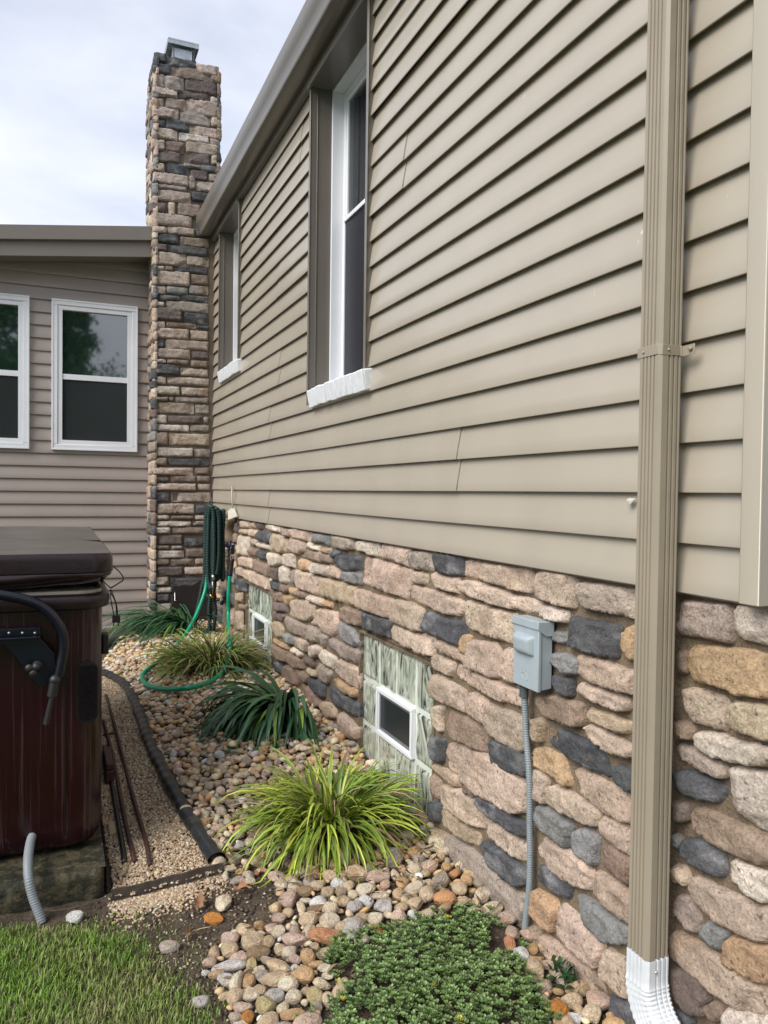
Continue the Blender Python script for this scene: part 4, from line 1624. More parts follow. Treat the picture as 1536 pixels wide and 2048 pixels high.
# conduit nipple and flexible conduit
cp = [(1048, 1385), (1052, 1460), (1059, 1560), (1060, 1660), (1060, 1760), (1053, 1830), (1046, 1900), (1040, 1925)]
cx_ = [XQ + .026, XQ + .034, 1.172, 1.176, 1.178, 1.180, 1.182, 1.182]
path = [onX(x, y, X) for (x, y), X in zip(cp, cx_)]
path[0][2] = zb_ - .004
mb = MB()
mb.tube([path[0] + np.array([0, 0, .006]), path[0] + np.array([0, 0, -.004])], .0155, 14)
mb.tube([path[0] + np.array([0, 0, -.004]), path[0] + np.array([0, 0, -.034])], .0125, 12)
mb.build('conduit_fitting', M_CONDD, bx, smooth=True, autosmooth=40)
P_ = resample(crom(path, 12), .0022)
mb = MB()
mb.tube(P_, lambda i: .0088 + .0017 * math.sin(i * 2 * math.pi / 3.0 + .3), 10)
mb.build('conduit', M_COND, bx, smooth=True)

# ================================================================== GROUND
nx, ny = 190, 330
xs = np.linspace(-3.0, 1.24, nx)
ys = np.linspace(.6, 6.78, ny)
X, Y = np.meshgrid(xs, ys, indexing='ij')
Zg = gz(X, Y)
q3 = np.stack([X * 22, Y * 22, X * 0], -1)
Zg = Zg + .006 * fbm(q3, 8, 4)
me = bpy.data.meshes.new('ground')
V = np.stack([X.ravel(), Y.ravel(), Zg.ravel()], -1)
ii = (np.arange(nx - 1)[:, None] * ny + np.arange(ny - 1)[None]).ravel()
Fq = np.stack([ii, ii + ny, ii + ny + 1, ii + 1], -1)
me.from_pydata(V.tolist(), [], Fq.tolist())
me.polygons.foreach_set('use_smooth', [True] * len(me.polygons))
me.materials.append(M_SOIL)
o = bpy.data.objects.new('ground', me)
COL.objects.link(o)
tag(o, 'bare brown soil of the yard under the beds', None, kind='structure')
mb = MB()
M_LAWN = mat('distant_lawn', (0.045, 0.085, 0.018), rough=.9, var=.35, vscale=3, bump=1, bscale=60, bdist=.02)
S = 120
mb.add([(-S, -S, -.06), (S, -S, -.06), (S, S, -.06), (-S, S, -.06)], [(0, 1, 2, 3)])
o = mb.build('terrain', M_LAWN)
tag(o, 'lawn reaching away round the house', None, kind='structure')


def polyg(pts):
    return np.array([onG(x, y)[:2] for x, y in pts])


PIPE_PX = [(206, 1352), (228, 1362), (250, 1378), (275, 1420), (300, 1495), (330, 1560), (365, 1625), (400, 1685), (436, 1738)]
PIPE = polyg(PIPE_PX)
EDGE = [onG(222, 1803), onG(446, 1748)]
# regions in plan
PEA = np.vstack([[(.16, EDGE[0][1])], [EDGE[0][:2]], [EDGE[1][:2]], PIPE[::-1], [(.30, 5.2), (.12, 5.2)]])
ROCKR = np.vstack([polyg([(447, 1740), (520, 1770), (560, 1800), (540, 1850), (440, 1880), (415, 1930), (440, 1990), (470, 2048), (470, 2200), (1140, 2300)]), [(1.19, 1.2), (1.19, 6.40), (.72, 6.42), (.45, 6.2), (.28, 5.4)], PIPE])
COVER = polyg([(600, 2100), (640, 2030), (690, 1985), (655, 1925), (670, 1885), (760, 1868), (830, 1850), (900, 1825), (965, 1835), (1030, 1880), (1060, 1940), (1080, 1985), (1100, 2060), (1130, 2400), (600, 2400)])


def icos(sub):
    import bmesh
    bm = bmesh.new()
    bmesh.ops.create_icosphere(bm, subdivisions=sub, radius=1)
    v = np.array([tuple(a.co) for a in bm.verts])
    f = np.array([[a.index for a in b.verts] for b in bm.faces])
    bm.free()
    return v, f


IC1, IF1 = icos(1)
IC2, IF2 = icos(2)
IC3, IF3 = icos(3)


def rot3(r_):
    a, b, c = r_.uniform(0, 6.28), r_.normal(0, .28), r_.normal(0, .28)
    ca, sa, cb, sb, cc, s_c = math.cos(a), math.sin(a), math.cos(b), math.sin(b), math.cos(c), math.sin(c)
    return np.array([[ca, -sa, 0], [sa, ca, 0], [0, 0, 1]]) @ np.array([[cb, 0, sb], [0, 1, 0], [-sb, 0, cb]]) @ np.array([[1, 0, 0], [0, cc, -s_c], [0, s_c, cc]])


def rock_shape(seed, V, ax, ang=.12):
    p = V * 1.0
    d_ = 1 + ang * 1.6 * fbm(p * 1.1 + seed * 7.3, 3, 3)[:, None] + .02 * fbm(p * 5 + seed, 4, 2)[:, None]
    # flatten a few facets
    r_ = np.random.default_rng(seed)
    q = p * d_
    for _ in range(7):
        nrm = r_.normal(size=3)
        nrm /= np.linalg.norm(nrm)
        h_ = r_.uniform(.55, .90)
        dd = q @ nrm
        q = q - np.outer(np.clip(dd - h_, 0, 9) * .88, nrm)
    return q * np.array(ax)


ROCKC = [((.53, .395, .245), 28, 'tan'), ((.62, .51, .36), 24, 'cream'), ((.38, .31, .245), 14, 'grey brown'), ((.56, .37, .19), 16, 'ochre'), ((.54, .395, .30), 9, 'pinkish'), ((.60, .58, .54), 6, 'pale grey'), ((.48, .25, .12), 3, 'rusty orange')]
cw_ = np.array([c[1] for c in ROCKC], float)
cw_ /= cw_.sum()

# traced rocks (photo pixels): crop origin 430,1640 scale .2279 : cx cy rx ry colour
TR_ROCKS = """555 525 80 50 P;675 545 52 45 T;380 390 75 48 Y;230 475 45 32 O;95 500 30 60 C;200 550 60 42 N;310 560 45 35 C;135 445 50 25 C;575 595 55 45 C;820 570 60 45 N;880 510 55 32 O;1010 510 62 50 T;910 595 62 45 T;1080 575 55 60 W;1170 600 48 62 T;1325 640 82 68 C;1440 520 105 60 P;1440 690 75 42 C;1325 740 62 55 W;1225 790 65 62 G;1480 790 75 72 G;1130 730 62 52 T;985 650 62 52 T;650 730 78 68 P;785 655 70 48 B;800 735 55 30 C;915 755 78 52 W;880 800 82 36 B;820 890 72 66 T;925 870 42 48 B;1010 915 78 68 C;1110 970 48 66 T;1220 975 76 100 G;1290 885 55 52 T;1405 890 72 62 C;1440 980 75 36 A;840 1020 62 68 C;1000 1050 165 68 X;695 1080 105 60 P;560 1010 52 52 C;570 890 62 42 P;1290 1080 56 42 C;130 1065 66 58 P;320 1090 108 78 T;380 1190 92 70 B;125 1170 72 62 T;0 1185 46 62 T;210 1240 66 62 P;325 1290 42 48 Y;120 1310 125 52 S;105 1430 72 48 W;190 1440 52 92 C;290 1440 52 60 O;385 1360 52 48 C;420 1410 62 58 N;530 1430 112 62 T;545 1320 105 62 T;460 1250 62 32 N;660 1200 58 60 C;700 1250 55 42 P;810 1230 62 72 O;875 1130 42 32 T;955 1200 62 50 T;715 1335 46 42 W;770 1400 96 82 O;885 1290 62 32 O;965 1330 62 42 C;1000 1390 52 32 C;640 1480 70 62 C;190 1580 66 72 T;305 1570 72 56 C;385 1530 62 50 T;525 1570 76 58 G;440 1650 82 70 Y;245 1680 76 50 P;290 1760 48 58 A;685 1590 66 66 C;800 1540 55 42 T;880 1570 62 78 Y;690 1740 92 48 O;570 1170 52 46 T"""
RC = {'P': (.54, .40, .32), 'T': (.52, .40, .265), 'C': (.62, .53, .40), 'N': (.38, .32, .27), 'O': (.54, .35, .19), 'W': (.64, .63, .60), 'G': (.43, .40, .37), 'B': (.25, .175, .10), 'Y': (.42, .36, .19), 'A': (.48, .20, .045), 'X': (.50, .24, .13), 'S': (.50, .46, .43)}
RN = {'P': 'pinkish', 'T': 'tan', 'C': 'cream', 'N': 'grey brown', 'O': 'ochre', 'W': 'white', 'G': 'pale grey', 'B': 'dark brown', 'Y': 'yellowish', 'A': 'bright orange', 'X': 'orange', 'S': 'speckled white'}
rocks = []   # x, y, rx, ry, rz, colour, word, yaw, kind
for it in TR_ROCKS.split(';'):
    a = it.split()
    cx, cy, rx, ry = [float(v) for v in a[:4]]
    cx, cy, rx, ry = 430 + cx * .2279, 1640 + cy * .2279, rx * .2279, ry * .2279
    g_ = onG(cx, cy + ry * .35)
    dist = math.hypot(math.hypot(g_[0], g_[1]), CAMZ)
    mpp = dist / F
    w2, h2 = rx * mpp * 1.05, ry * mpp * 1.05
    rocks.append([g_[0], g_[1], max(w2, .008), max(h2 * 1.05, .008), min(w2, h2) * .85, RC[a[4]], RN[a[4]], 0.0, 1])
for cx, cy, rx, ry, c in [(152, 1843, 16, 12, 'W'), (428, 1846, 18, 12, 'A'), (335, 1902, 20, 13, 'N'), (400, 2012, 17, 13, 'G'), (412, 1953, 8, 6, 'W'), (448, 1815, 15, 22, 'C'), (497, 1760, 11, 16, 'C'),
                          (1118, 1960, 14, 26, 'C'), (1065, 1927, 22, 9, 'O'), (1144, 2012, 18, 16, 'T'), (1118, 2030, 17, 24, 'A'), (1150, 2045, 14, 12, 'W'), (1042, 1915, 14, 24, 'W'), (1020, 1893, 10, 20, 'X')]:
    g_ = onG(cx, cy)
    mpp = math.hypot(math.hypot(g_[0], g_[1]), CAMZ) / F
    rocks.append([g_[0], g_[1], rx * mpp, ry * mpp, min(rx, ry) * mpp * .8, RC[c], RN[c], 0.0, 2])
# grid accelerated dart throwing for the rest
cell = .05
gridd = {}
def put(x, y, r, k):
    gridd.setdefault((int(x // cell), int(y // cell)), []).append((x, y, r))
def clash(x, y, r, f):
    i, j = int(x // cell), int(y // cell)
    for a in (-1, 0, 1):
        for b in (-1, 0, 1):
            for (u, v, q_) in gridd.get((i + a, j + b), ()):
                if (u - x) ** 2 + (v - y) ** 2 < ((r + q_) * f) ** 2:
                    return True
    return False
for r_ in rocks:
    put(r_[0], r_[1], (r_[2] + r_[3]) / 2, 0)
for pas, (rmin, rmax, tries, f) in enumerate([(.022, .034, 12000, .80), (.014, .024, 30000, .78), (.008, .014, 26000, .8)]):
    for _ in range(tries):
        x, y = random.uniform(.2, 1.19), random.uniform(1.15, 6.45)
        if random.random() > .35 + .65 * (y < 3.2):
            pass
        pt = np.array([[x, y]])
        if not inside(pt, ROCKR)[0]:
            continue
        if inside(pt, COVER)[0]:
            continue
        # thin out where soil shows through
        pit = math.exp(-(((x - .60) / .09) ** 2 + ((y - 2.30) / .08) ** 2))
        if random.random() < pit * 1.3:
            continue
        r_ = random.uniform(rmin, rmax) * (1.0 if y < 2.5 else .80)
        if clash(x, y, r_, f):
            continue
        put(x, y, r_, 0)
        k = rng.choice(len(ROCKC), p=cw_)
        el = random.uniform(.8, 1.35)
        rocks.append([x, y, r_ * el, r_ / el, r_ * random.uniform(.55, .85), ROCKC[k][0], ROCKC[k][2], random.uniform(0, 3.14), 0])


def pxof(x, y, z):
    v = np.array([x, y, z - CAMZ])
    d = v.dot(FWD)
    return 768 + F * v.dot(RGT) / d, 1024 - F * v.dot(UPV) / d, d


vis = []
rest = []
for r_ in rocks:
    z = float(gz(r_[0], r_[1]))
    px, py, d = pxof(r_[0], r_[1], z)
    r_.append((px, py))
    size = (r_[2] + r_[3]) / d
    inframe = -20 < px < 1500 and 1230 < py < 2075
    # hidden by the striped grass clump?
    hid = (500 < px < 800 and 1530 < py < 1700)
    (vis if (inframe and not hid) else rest).append((size + (1 if r_[8] else 0), r_))
vis.sort(key=lambda t: -t[0])
ind = [t[1] for t in vis[:296]]
rest = [t[1] for t in vis[296:]] + [t[1] for t in rest]
variants = {}


def zone(px, py):
    if py > 1985 and px < 700:
        return 'at the bottom picture edge'
    if px > 1000:
        return 'at the ground cover\'s right'
    if py > 1880 and px < 760:
        return 'left of the ground cover'
    if px < 400:
        return 'on the soil'
    if py > 1740 and px > 780:
        return 'under the large grey wall stone'
    if py > 1740 and px > 540:
        return 'before the bright striped grass'
    if py > 1680 and px < 545:
        return 'by the drain pipe\'s end'
    if px > 790:
        return 'between striped grass and wall'
    if px < 430 and py < 1400:
        return 'by the green hose loop'
    if px < 470:
        return 'along the black drain pipe'
    if py < 1500:
        return 'by the dark strap-leaved clump'
    return 'left of the bright striped grass'


SPECIAL = {'X': 'large orange brick-like stone lying across the rocks in front of the striped grass', 'S': 'speckled white flat slab of stone at the left edge of the rock heap'}
from collections import Counter
LABS = []
for n_, r_ in enumerate(ind):
    x, y, rx, ry, rz, c, word, yaw, kd, (px, py) = r_
    z = float(gz(x, y))
    vkey = n_ % 24
    ang = .05 if word == 'speckled white' else .13
    Vv = rock_shape(vkey + 3, IC3 if n_ < 130 else IC2, (1, 1, 1), ang)
    Fv = IF3 if n_ < 130 else IF2
    rk = variants.get((vkey, n_ < 130, word))
    if rk is None:
        me = bpy.data.meshes.new('river_rock')
        me.from_pydata(Vv.tolist(), [], Fv.tolist())
        me.polygons.foreach_set('use_smooth', [True] * len(me.polygons))
        ca = me.color_attributes.new('col', 'FLOAT_COLOR', 'POINT')
        r2_ = np.random.default_rng(vkey * 31 + len(word))
        jit = 1 + r2_.uniform(-.14, .14)
        m_ = fbm(Vv * 1.4 + vkey * 3, 6, 4)[:, None]
        stn = np.clip(fbm(Vv * 1.1 + vkey * 5 + 9, 16, 3) * 2.4 - .3, 0, 1)[:, None] * .6
        cc = np.array(c)[None] * jit * (1 + .35 * m_)
        cc = cc * (1 - stn) + np.array([.36, .20, .09])[None] * stn
        arr = np.ones((len(Vv), 4), np.float32)
        arr[:, :3] = np.clip(cc * 1.22, .02, .85)
        ca.data.foreach_set('color', arr.ravel())
        me.materials.append(M_ROCKI)
        rk = me
        variants[(vkey, n_ < 130, word)] = me
    o = bpy.data.objects.new('river_rock', rk)
    COL.objects.link(o)
    o.location = (x, y, z + rz * (.45 if kd != 2 else .35) + (random.uniform(0, .010) if kd == 0 else .006))
    if kd:
        o.rotation_euler = (random.uniform(-.2, .2), random.uniform(-.2, .2), -YAW + random.uniform(-.3, .3))
    else:
        o.rotation_euler = (random.gauss(0, .25), random.gauss(0, .25), yaw)
    o.scale = (rx, ry, rz)
    size = 'small' if rx + ry < .042 else ('large' if rx + ry > .066 else 'medium')
    shape = 'elongated' if max(rx, ry) / min(rx, ry) > 1.45 else 'rounded'
    if word == 'orange' and kd == 1:
        lab = SPECIAL['X']
    elif word == 'speckled white':
        lab = SPECIAL['S']
    else:
        lab = '%s %s %s rock %s' % (size, shape, word.replace('grey brown', 'brown').replace('pale grey', 'grey').replace('bright orange', 'orange').replace('rusty orange', 'rusty').replace('dark brown', 'umber'), zone(px, py))
    tag(o, lab, 'rock', 'river rocks in the bed along the wall')
    LABS.append([o, px, py, word])
bylab = {}
for e in LABS:
    bylab.setdefault(e[0]['label'], []).append(e)
for lab, es in list(bylab.items()):
    if len(es) > 1:
        for e in es:
            nb_ = min((f for f in LABS if f is not e), key=lambda f: (f[1] - e[1]) ** 2 + (f[2] - e[2]) ** 2)
            e[0]['label'] = lab + (' near a %s one' % nb_[3].split()[-1] if len(lab.split()) < 10 else '')
bylab = {}
for e in LABS:
    bylab.setdefault(e[0]['label'], []).append(e)
NTH = ['first', 'second', 'third', 'fourth', 'fifth', 'sixth', 'seventh', 'eighth', 'ninth', 'tenth', 'eleventh', 'twelfth']
ORD = {2: ['left of two', 'right of two'], 3: ['leftmost of three', 'middle of three', 'rightmost of three'], 4: ['leftmost of four', 'second of four', 'third of four', 'rightmost of four']}
for lab, es in list(bylab.items()):
    if len(es) > 4 and len(es) <= 12:
        es.sort(key=lambda e: e[1])
        for e, w_ in zip(es, NTH):
            e[0]['label'] = lab + ', ' + w_ + ' from left'
    if 1 < len(es) <= 4:
        es.sort(key=lambda e: e[1])
        for e, w_ in zip(es, ORD[len(es)]):
            e[0]['label'] = lab + ', ' + w_
lone = ['white stone lying at the grass edge below the hot tub pad', 'bright orange stone on the soil beside a dry brown leaf', 'grey brown stone on the bare soil above the lawn', 'pale grey round stone in the lawn at the bottom of the picture', 'tiny white stone chip on the soil left of the rock heap', 'tall cream stone standing beside the edging board', 'long cream stone just below the end of the drain pipe']
lk_ = [r for r in rocks if r[8] == 2]
for k in range(len(lone)):
    for o in bpy.data.objects:
        if o.name.startswith('river_rock') and abs(o.location.x - lk_[k][0]) < 1e-5 and abs(o.location.y - lk_[k][1]) < 1e-5:
            o['label'] = lone[k]


def merge_blobs(name, items, IV, IFc, seedn, material, label, cat=None, jitz=.01, colvar=.2, nvar=16, sink=.45):
    """items: x,y,z,rx,ry,rz,colour,yaw  -> one mesh"""
    var = [rock_shape(100 + seedn + k, IV, (1, 1, 1), .13) for k in range(nvar)]
    nv, nf = len(IV), len(IFc)
    Vs = np.zeros((len(items) * nv, 3))
    Cs = np.ones((len(items) * nv, 4), np.float32)
    Fs = np.zeros((len(items) * nf, 3), int)
    r2_ = np.random.default_rng(seedn)
    for k, (x, y, z, rx, ry, rz, c, yaw) in enumerate(items):
        Rm = rot3(r2_)
        v = (var[k % nvar] * np.array([rx, ry, rz])) @ Rm.T + np.array([x, y, z])
        Vs[k * nv:(k + 1) * nv] = v
        Cs[k * nv:(k + 1) * nv, :3] = np.clip(np.array(c) * (1 + r2_.uniform(-colvar, colvar)) * (1 + r2_.uniform(-.06, .06, 3)), .01, .9)
        Fs[k * nf:(k + 1) * nf] = IFc + k * nv
    me = bpy.data.meshes.new(name)
    me.vertices.add(len(Vs))
    me.vertices.foreach_set('co', Vs.ravel())
    me.loops.add(len(Fs) * 3)
    me.loops.foreach_set('vertex_index', Fs.ravel())
    me.polygons.add(len(Fs))
    me.polygons.foreach_set('loop_start', np.arange(len(Fs)) * 3)
    me.polygons.foreach_set('loop_total', np.full(len(Fs), 3))
    me.polygons.foreach_set('use_smooth', np.ones(len(Fs), bool))
    me.update(calc_edges=True)
    me.validate()
    ca = me.color_attributes.new('col', 'FLOAT_COLOR', 'POINT')
    ca.data.foreach_set('color', Cs.ravel())
    me.materials.append(material)
    o = bpy.data.objects.new(name, me)
    COL.objects.link(o)
    tag(o, label, cat, kind='stuff')
    return o


its = []
for r_ in rest:
    x, y, rx, ry, rz, c, word, yaw, kd, _ = r_
    its.append((x, y, float(gz(x, y)) + rz * .45 + random.uniform(0, .012), rx, ry, rz, c, yaw))
# a second scattering on top, smaller, to give the bed its heaped look
for _ in range(1500):
    x, y = random.uniform(.25, 1.18), random.uniform(1.9, 6.4)
    if inside(np.array([[x, y]]), ROCKR)[0] and not inside(np.array([[x, y]]), COVER)[0]:
        if y < 2.75:
            continue
        r0 = random.uniform(.010, .022)
        k = rng.choice(len(ROCKC), p=cw_)
        its.append((x, y, float(gz(x, y)) + r0 * 1.1 + .010, r0 * 1.15, r0 * .9, r0 * .65, ROCKC[k][0], 0))
print('rocks', len(rocks), 'individual', len(ind), 'rest', len(its))
merge_blobs('river_rocks', its, IC2, IF2, 3, M_ROCK, 'bed of mixed tan and grey river rocks running back along the wall', 'rock')

# pea gravel
PC = [(.43, .32, .20), (.50, .40, .27), (.34, .24, .145), (.54, .48, .38), (.27, .19, .13), (.40, .28, .18)]
its = []
bb = PEA.min(0), PEA.max(0)
P2 = rng.uniform(bb[0], bb[1], (36000, 2))
P2 = P2[inside(P2, PEA)]
keep = rng.random(len(P2)) < np.clip(1.25 - (P2[:, 1] - 2.4) * .28, .35, 1)
P2 = P2[keep]
for x, y in P2:
    r0 = random.uniform(.0034, .0062) * (1 + .12 * max(0, y - 2.6))
    its.append((x, y, float(gz(x, y)) + .008 + random.uniform(0, .007), r0 * 1.2, r0, r0 * .8, PC[random.randrange(6)], 0))
# spill in front of the edging board and scattered crumbs on the soil
for _ in range(2600):
    t = random.random()
    e = EDGE[0] * (1 - t) + EDGE[1] * t
    dd = abs(random.gauss(0, .055)) + .012
    if random.random() < .25 + .75 * math.exp(-((t - .35) / .32) ** 2):
        r0 = random.uniform(.003, .0058)
        x, y = e[0] + random.gauss(0, .01), e[1] - dd
        its.append((x, y, float(gz(x, y)) + .003, r0 * 1.2, r0, r0 * .8, PC[random.randrange(6)], 0))
for _ in range(700):
    x, y = random.uniform(.1, .62), random.uniform(1.7, 2.5)
    r0 = random.uniform(.002, .005)
    its.append((x, y, float(gz(x, y)) + .003, r0 * 1.3, r0, r0 * .7, random.choice([(.3, .24, .17), (.2, .15, .10), (.5, .44, .36), (.12, .09, .06)]), 0))
print('pea', len(its))
merge_blobs('pea_gravel', its, IC1, IF1, 40, M_PEA, 'fine tan pea gravel strip between the hot tub pad and the black pipe', 'gravel', nvar=12)
# soil crumbs
its = []
for _ in range(5200):
    x, y = random.uniform(.05, 1.18), random.uniform(1.4, 2.75)
    if y > 2.55 and x < .3:
        continue
    r0 = random.uniform(.0025, .009)
    c = random.choice([(.075, .055, .038), (.05, .037, .027), (.10, .072, .048), (.13, .095, .06)])
    its.append((x, y, float(gz(x, y)) + r0 * .1, r0 * 1.3, r0, r0 * .55, c, 0))
merge_blobs('soil_crumbs', its, IC1, IF1, 60, M_PEA, 'crumbs of dark soil scattered over the bare ground', 'soil', nvar=12)


# ================================================================== blades
def ribbon(base, az, el, L_, w0, droop, cols, nseg=7, twist=0.0, across=(-.5, 0, .5), fold=.25, tip=.08, r_=None, zmin=None):
    """curved leaf; cols list of colours per across position"""
    na = len(across)
    p = np.array(base, float)
    V, C = [], []
    e = el
    ds_ = L_ / nseg
    a_ = az
    for i in range(nseg + 1):
        t = i / nseg
        d = np.array([math.cos(a_) * math.cos(e), math.sin(a_) * math.cos(e), math.sin(e)])
        side = np.array([-math.sin(a_), math.cos(a_), 0])
        nrm = np.cross(side, d)
        s2 = side * math.cos(twist * t) + nrm * math.sin(twist * t)
        n2 = np.cross(s2, d)
        w_ = w0 * (1 - max(0, (t - .55) / .45) ** 1.6 * (1 - tip)) * (.55 + .45 * min(1, t / .25))
        for k, u in enumerate(across):
            V.append(p + s2 * u * w_ + n2 * abs(u) * w_ * fold * -1)
            C.append(cols[k])
        p = p + d * ds_
        if zmin is not None:
            g_ = zmin(p[0], p[1])
            if p[2] < g_:
                p[2] = g_
                e = max(e, -.05)
                e = e * .3
            else:
                e -= droop / nseg * (0.5 + t)
        else:
            e -= droop / nseg * (0.5 + t)
        a_ += twist * .12 / nseg
    Fc = [(i * na + k, i * na + k + 1, (i + 1) * na + k + 1, (i + 1) * na + k) for i in range(nseg) for k in range(na - 1)]
    return V, Fc, C


def clump(name, c, n, rad, Lr, wr, palf, label, cat, group=None, elr=(35, 85), droop=(1.2, 2.3), across=(-.5, 0, .5), nseg=7, seed=1, azf=None, dead=0):
    r_ = random.Random(seed)
    root = thing(name, label, cat, (c[0], c[1], float(gz(c[0], c[1]))), group)
    mb = MB()
    gm = lambda x, y: float(gz(x, y)) + .018
    for i in range(n):
        az = azf(r_) if azf else r_.uniform(0, 2 * math.pi)
        q = r_.random() ** .6 * rad
        bx_, by_ = c[0] + math.cos(az) * q, c[1] + math.sin(az) * q
        az2 = az + r_.gauss(0, .45)
        if bx_ > MO - .06 or (bx_ > 1.02 and math.cos(az2) > 0):
            if math.cos(az2) > -.1:
                az2 = math.pi - az2 if math.cos(az2) > 0 else az2
        el = math.radians(r_.uniform(*elr)) * (1 - .35 * q / rad)
        L_ = r_.uniform(*Lr)
        z0_ = float(gz(bx_, by_)) + .005
        V, Fc, C = ribbon((bx_, by_, z0_), az2, el, L_, r_.uniform(*wr), r_.uniform(*droop), palf(r_), nseg, r_.uniform(-.8, .8), across, zmin=lambda x, y: float(gz(x, y)) + .012 + r_.uniform(0, .01))
        V = [(min(v[0], MO - .028), v[1], v[2]) for v in V]
        mb.add(V, Fc, C)
    mb.build('leaves', M_LEAF, root, smooth=True)
    if dead:
        mb = MB()
        for i in range(dead):
            az = r_.uniform(0, 6.28)
            q = rad * r_.uniform(.6, 1.6)
            bx_, by_ = c[0] + math.cos(az) * q, c[1] + math.sin(az) * q
            if bx_ > 1.14:
                continue
            k = r_.uniform(.6, 1.3)
            cc = (.30 * k, .215 * k, .125 * k)
            V, Fc, C = ribbon((bx_, by_, float(gz(bx_, by_)) + .02), az + r_.gauss(0, .7), math.radians(r_.uniform(-5, 40)), r_.uniform(.08, .2), .0045, r_.uniform(.5, 1.6), [cc] * 3, 6, r_.uniform(-2, 2), zmin=lambda x, y: float(gz(x, y)) + .03)
            V = [(min(v[0], MO - .028), v[1], v[2]) for v in V]
            mb.add(V, Fc, C)
        mb.build('dead_leaves', M_LEAF, root, smooth=True)
    return root


def pal_var(r_):
    k = r_.uniform(.55, 1.2)
    j = r_.random()
    if j < .16:
        return [(.34 * k, .27 * k, .16 * k)] * 5
    y = (.50 * k, .55 * k, .07 * k)
    g = (.085 * k, .19 * k, .025 * k)
    m = (.25 * k, .38 * k, .045 * k)
    if j < .45:
        return [g, y, y, y, g]
    if j < .6:
        return [g, m, g, m, g]
    return [y, g, m, g, y]


def pal_var2(r_):
    k = r_.uniform(.6, 1.15)
    j = r_.random()
    if j < .25:
        return [(.27 * k, .21 * k, .12 * k)] * 3
    if j < .6:
        return [(.30 * k, .34 * k, .07 * k), (.12 * k, .19 * k, .03 * k), (.30 * k, .34 * k, .07 * k)]
    return [(.10 * k, .17 * k, .03 * k), (.26 * k, .32 * k, .06 * k), (.10 * k, .17 * k, .03 * k)]


def pal_dark(r_):
    k = r_.uniform(.6, 1.35)
    j = r_.random()
    if j < .06:
        return [(.14 * k, .22 * k, .03 * k)] * 3
    return [(.032 * k, .090 * k, .038 * k), (.046 * k, .125 * k, .052 * k), (.032 * k, .090 * k, .038 * k)]


cA = onG(660, 1655)
clump('striped_grass_clump', cA, 1150, .12, (.12, .35), (.008, .0135), pal_var, 'bright yellow and green striped grass clump in front of the near glass block window', 'ornamental grass', 'striped grass clumps in the bed', elr=(25, 96), droop=(1.1, 3.2), across=(-.5, -.2, 0, .2, .5), seed=5, dead=160, nseg=8)
cB = onG(424, 1338)
clump('striped_grass_clump', cB, 640, .17, (.22, .42), (.008, .013), pal_var2, 'olive and yellow striped grass clump under the green hose by the far wall', 'ornamental grass', 'striped grass clumps in the bed', elr=(20, 86), seed=8, dead=60)
cC = onG(575, 1440)
cC[0] = min(cC[0], 1.08)
clump('strap_leaf_clump', cC, 330, .09, (.28, .52), (.016, .027), pal_dark, 'dark green strap-leaved clump flopping over the river rocks against the wall', 'perennial plant', elr=(25, 80), droop=(1.7, 3.0), seed=12, nseg=10,
      azf=lambda r_: r_.gauss(math.radians(215), 1.05))
# leafy fronds lying at the foot of the chimney
cD = onG(392, 1262)
clump('strap_leaf_clump', (min(cD[0], 1.02), 6.1), 360, .13, (.35, .75), (.008, .014), pal_dark, 'dark green grassy leaves lying flat at the foot of the chimney', 'perennial plant', elr=(15, 55), droop=(1.2, 2.2), seed=14, nseg=9,
      azf=lambda r_: r_.gauss(math.radians(195), .65))

# brown litter caught between the rocks
mb = MB()
rl = random.Random(77)
for _ in range(1500):
    if rl.random() < .55:
        cc_ = cA if rl.random() < .65 else cB
        x, y = cc_[0] + rl.gauss(0, .16), cc_[1] + rl.gauss(0, .2)
    else:
        x, y = rl.uniform(.35, 1.15), rl.uniform(1.8, 5.8)
    if x > 1.15 or x < .2 or y < 1.7 or not inside(np.array([[x, y]]), ROCKR)[0]:
        continue
    k = rl.uniform(.4, 1.2)
    c_ = rl.choice([(.16, .095, .055), (.24, .16, .09), (.32, .25, .15), (.10, .065, .04)])
    c_ = tuple(v * k for v in c_)
    V, Fc, C = ribbon((x, y, float(gz(x, y)) + rl.uniform(.015, .035)), rl.uniform(0, 6.28), rl.uniform(-.3, .5), rl.uniform(.012, .06), rl.uniform(.0015, .010), rl.uniform(-1.5, 1.5), [c_] * 3, 4, rl.uniform(-2, 2))
    mb.add([(min(v[0], 1.165), v[1], v[2]) for v in V], Fc, C)
o = mb.build('leaf_litter', M_LEAF, None, smooth=True)
tag(o, 'brown scraps of dead leaf caught between the river rocks', 'leaf litter', kind='stuff')

# ------------------------------------------------------------------ lawn
LAWN = polyg([(-260, 1835), (60, 1850), (200, 1852), (290, 1872), (330, 1930), (420, 1985), (430, 2048), (440, 2300), (-300, 2500)])
SPARSE = polyg([(200, 1842), (300, 1850), (440, 1940), (640, 2030), (700, 2120), (440, 2300), (400, 2000)])
nb = 62000
P2 = np.c_[rng.uniform(-.62, .62, nb), rng.uniform(1.1, 2.42, nb)]
ins = inside(P2, LAWN)
bd_ = bdist(P2, LAWN)
nzv = fbm(np.c_[P2 * 9, np.zeros(nb)], 77, 3)
keep = (ins & (rng.random(nb) < np.clip(.42 + bd_ * 7 + nzv * .5, .1, 1))) | ((~ins) & (bd_ < .16) & (rng.random(nb) < np.clip(.22 - bd_ * 1.6 + nzv * .25, 0, .25)) & (P2[:, 1] < 2.35))
pad_front = 2.40
P2 = P2[keep]
nzv = nzv[keep]
bd2 = np.where(inside(P2, LAWN), bdist(P2, LAWN), 0)
n = len(P2)
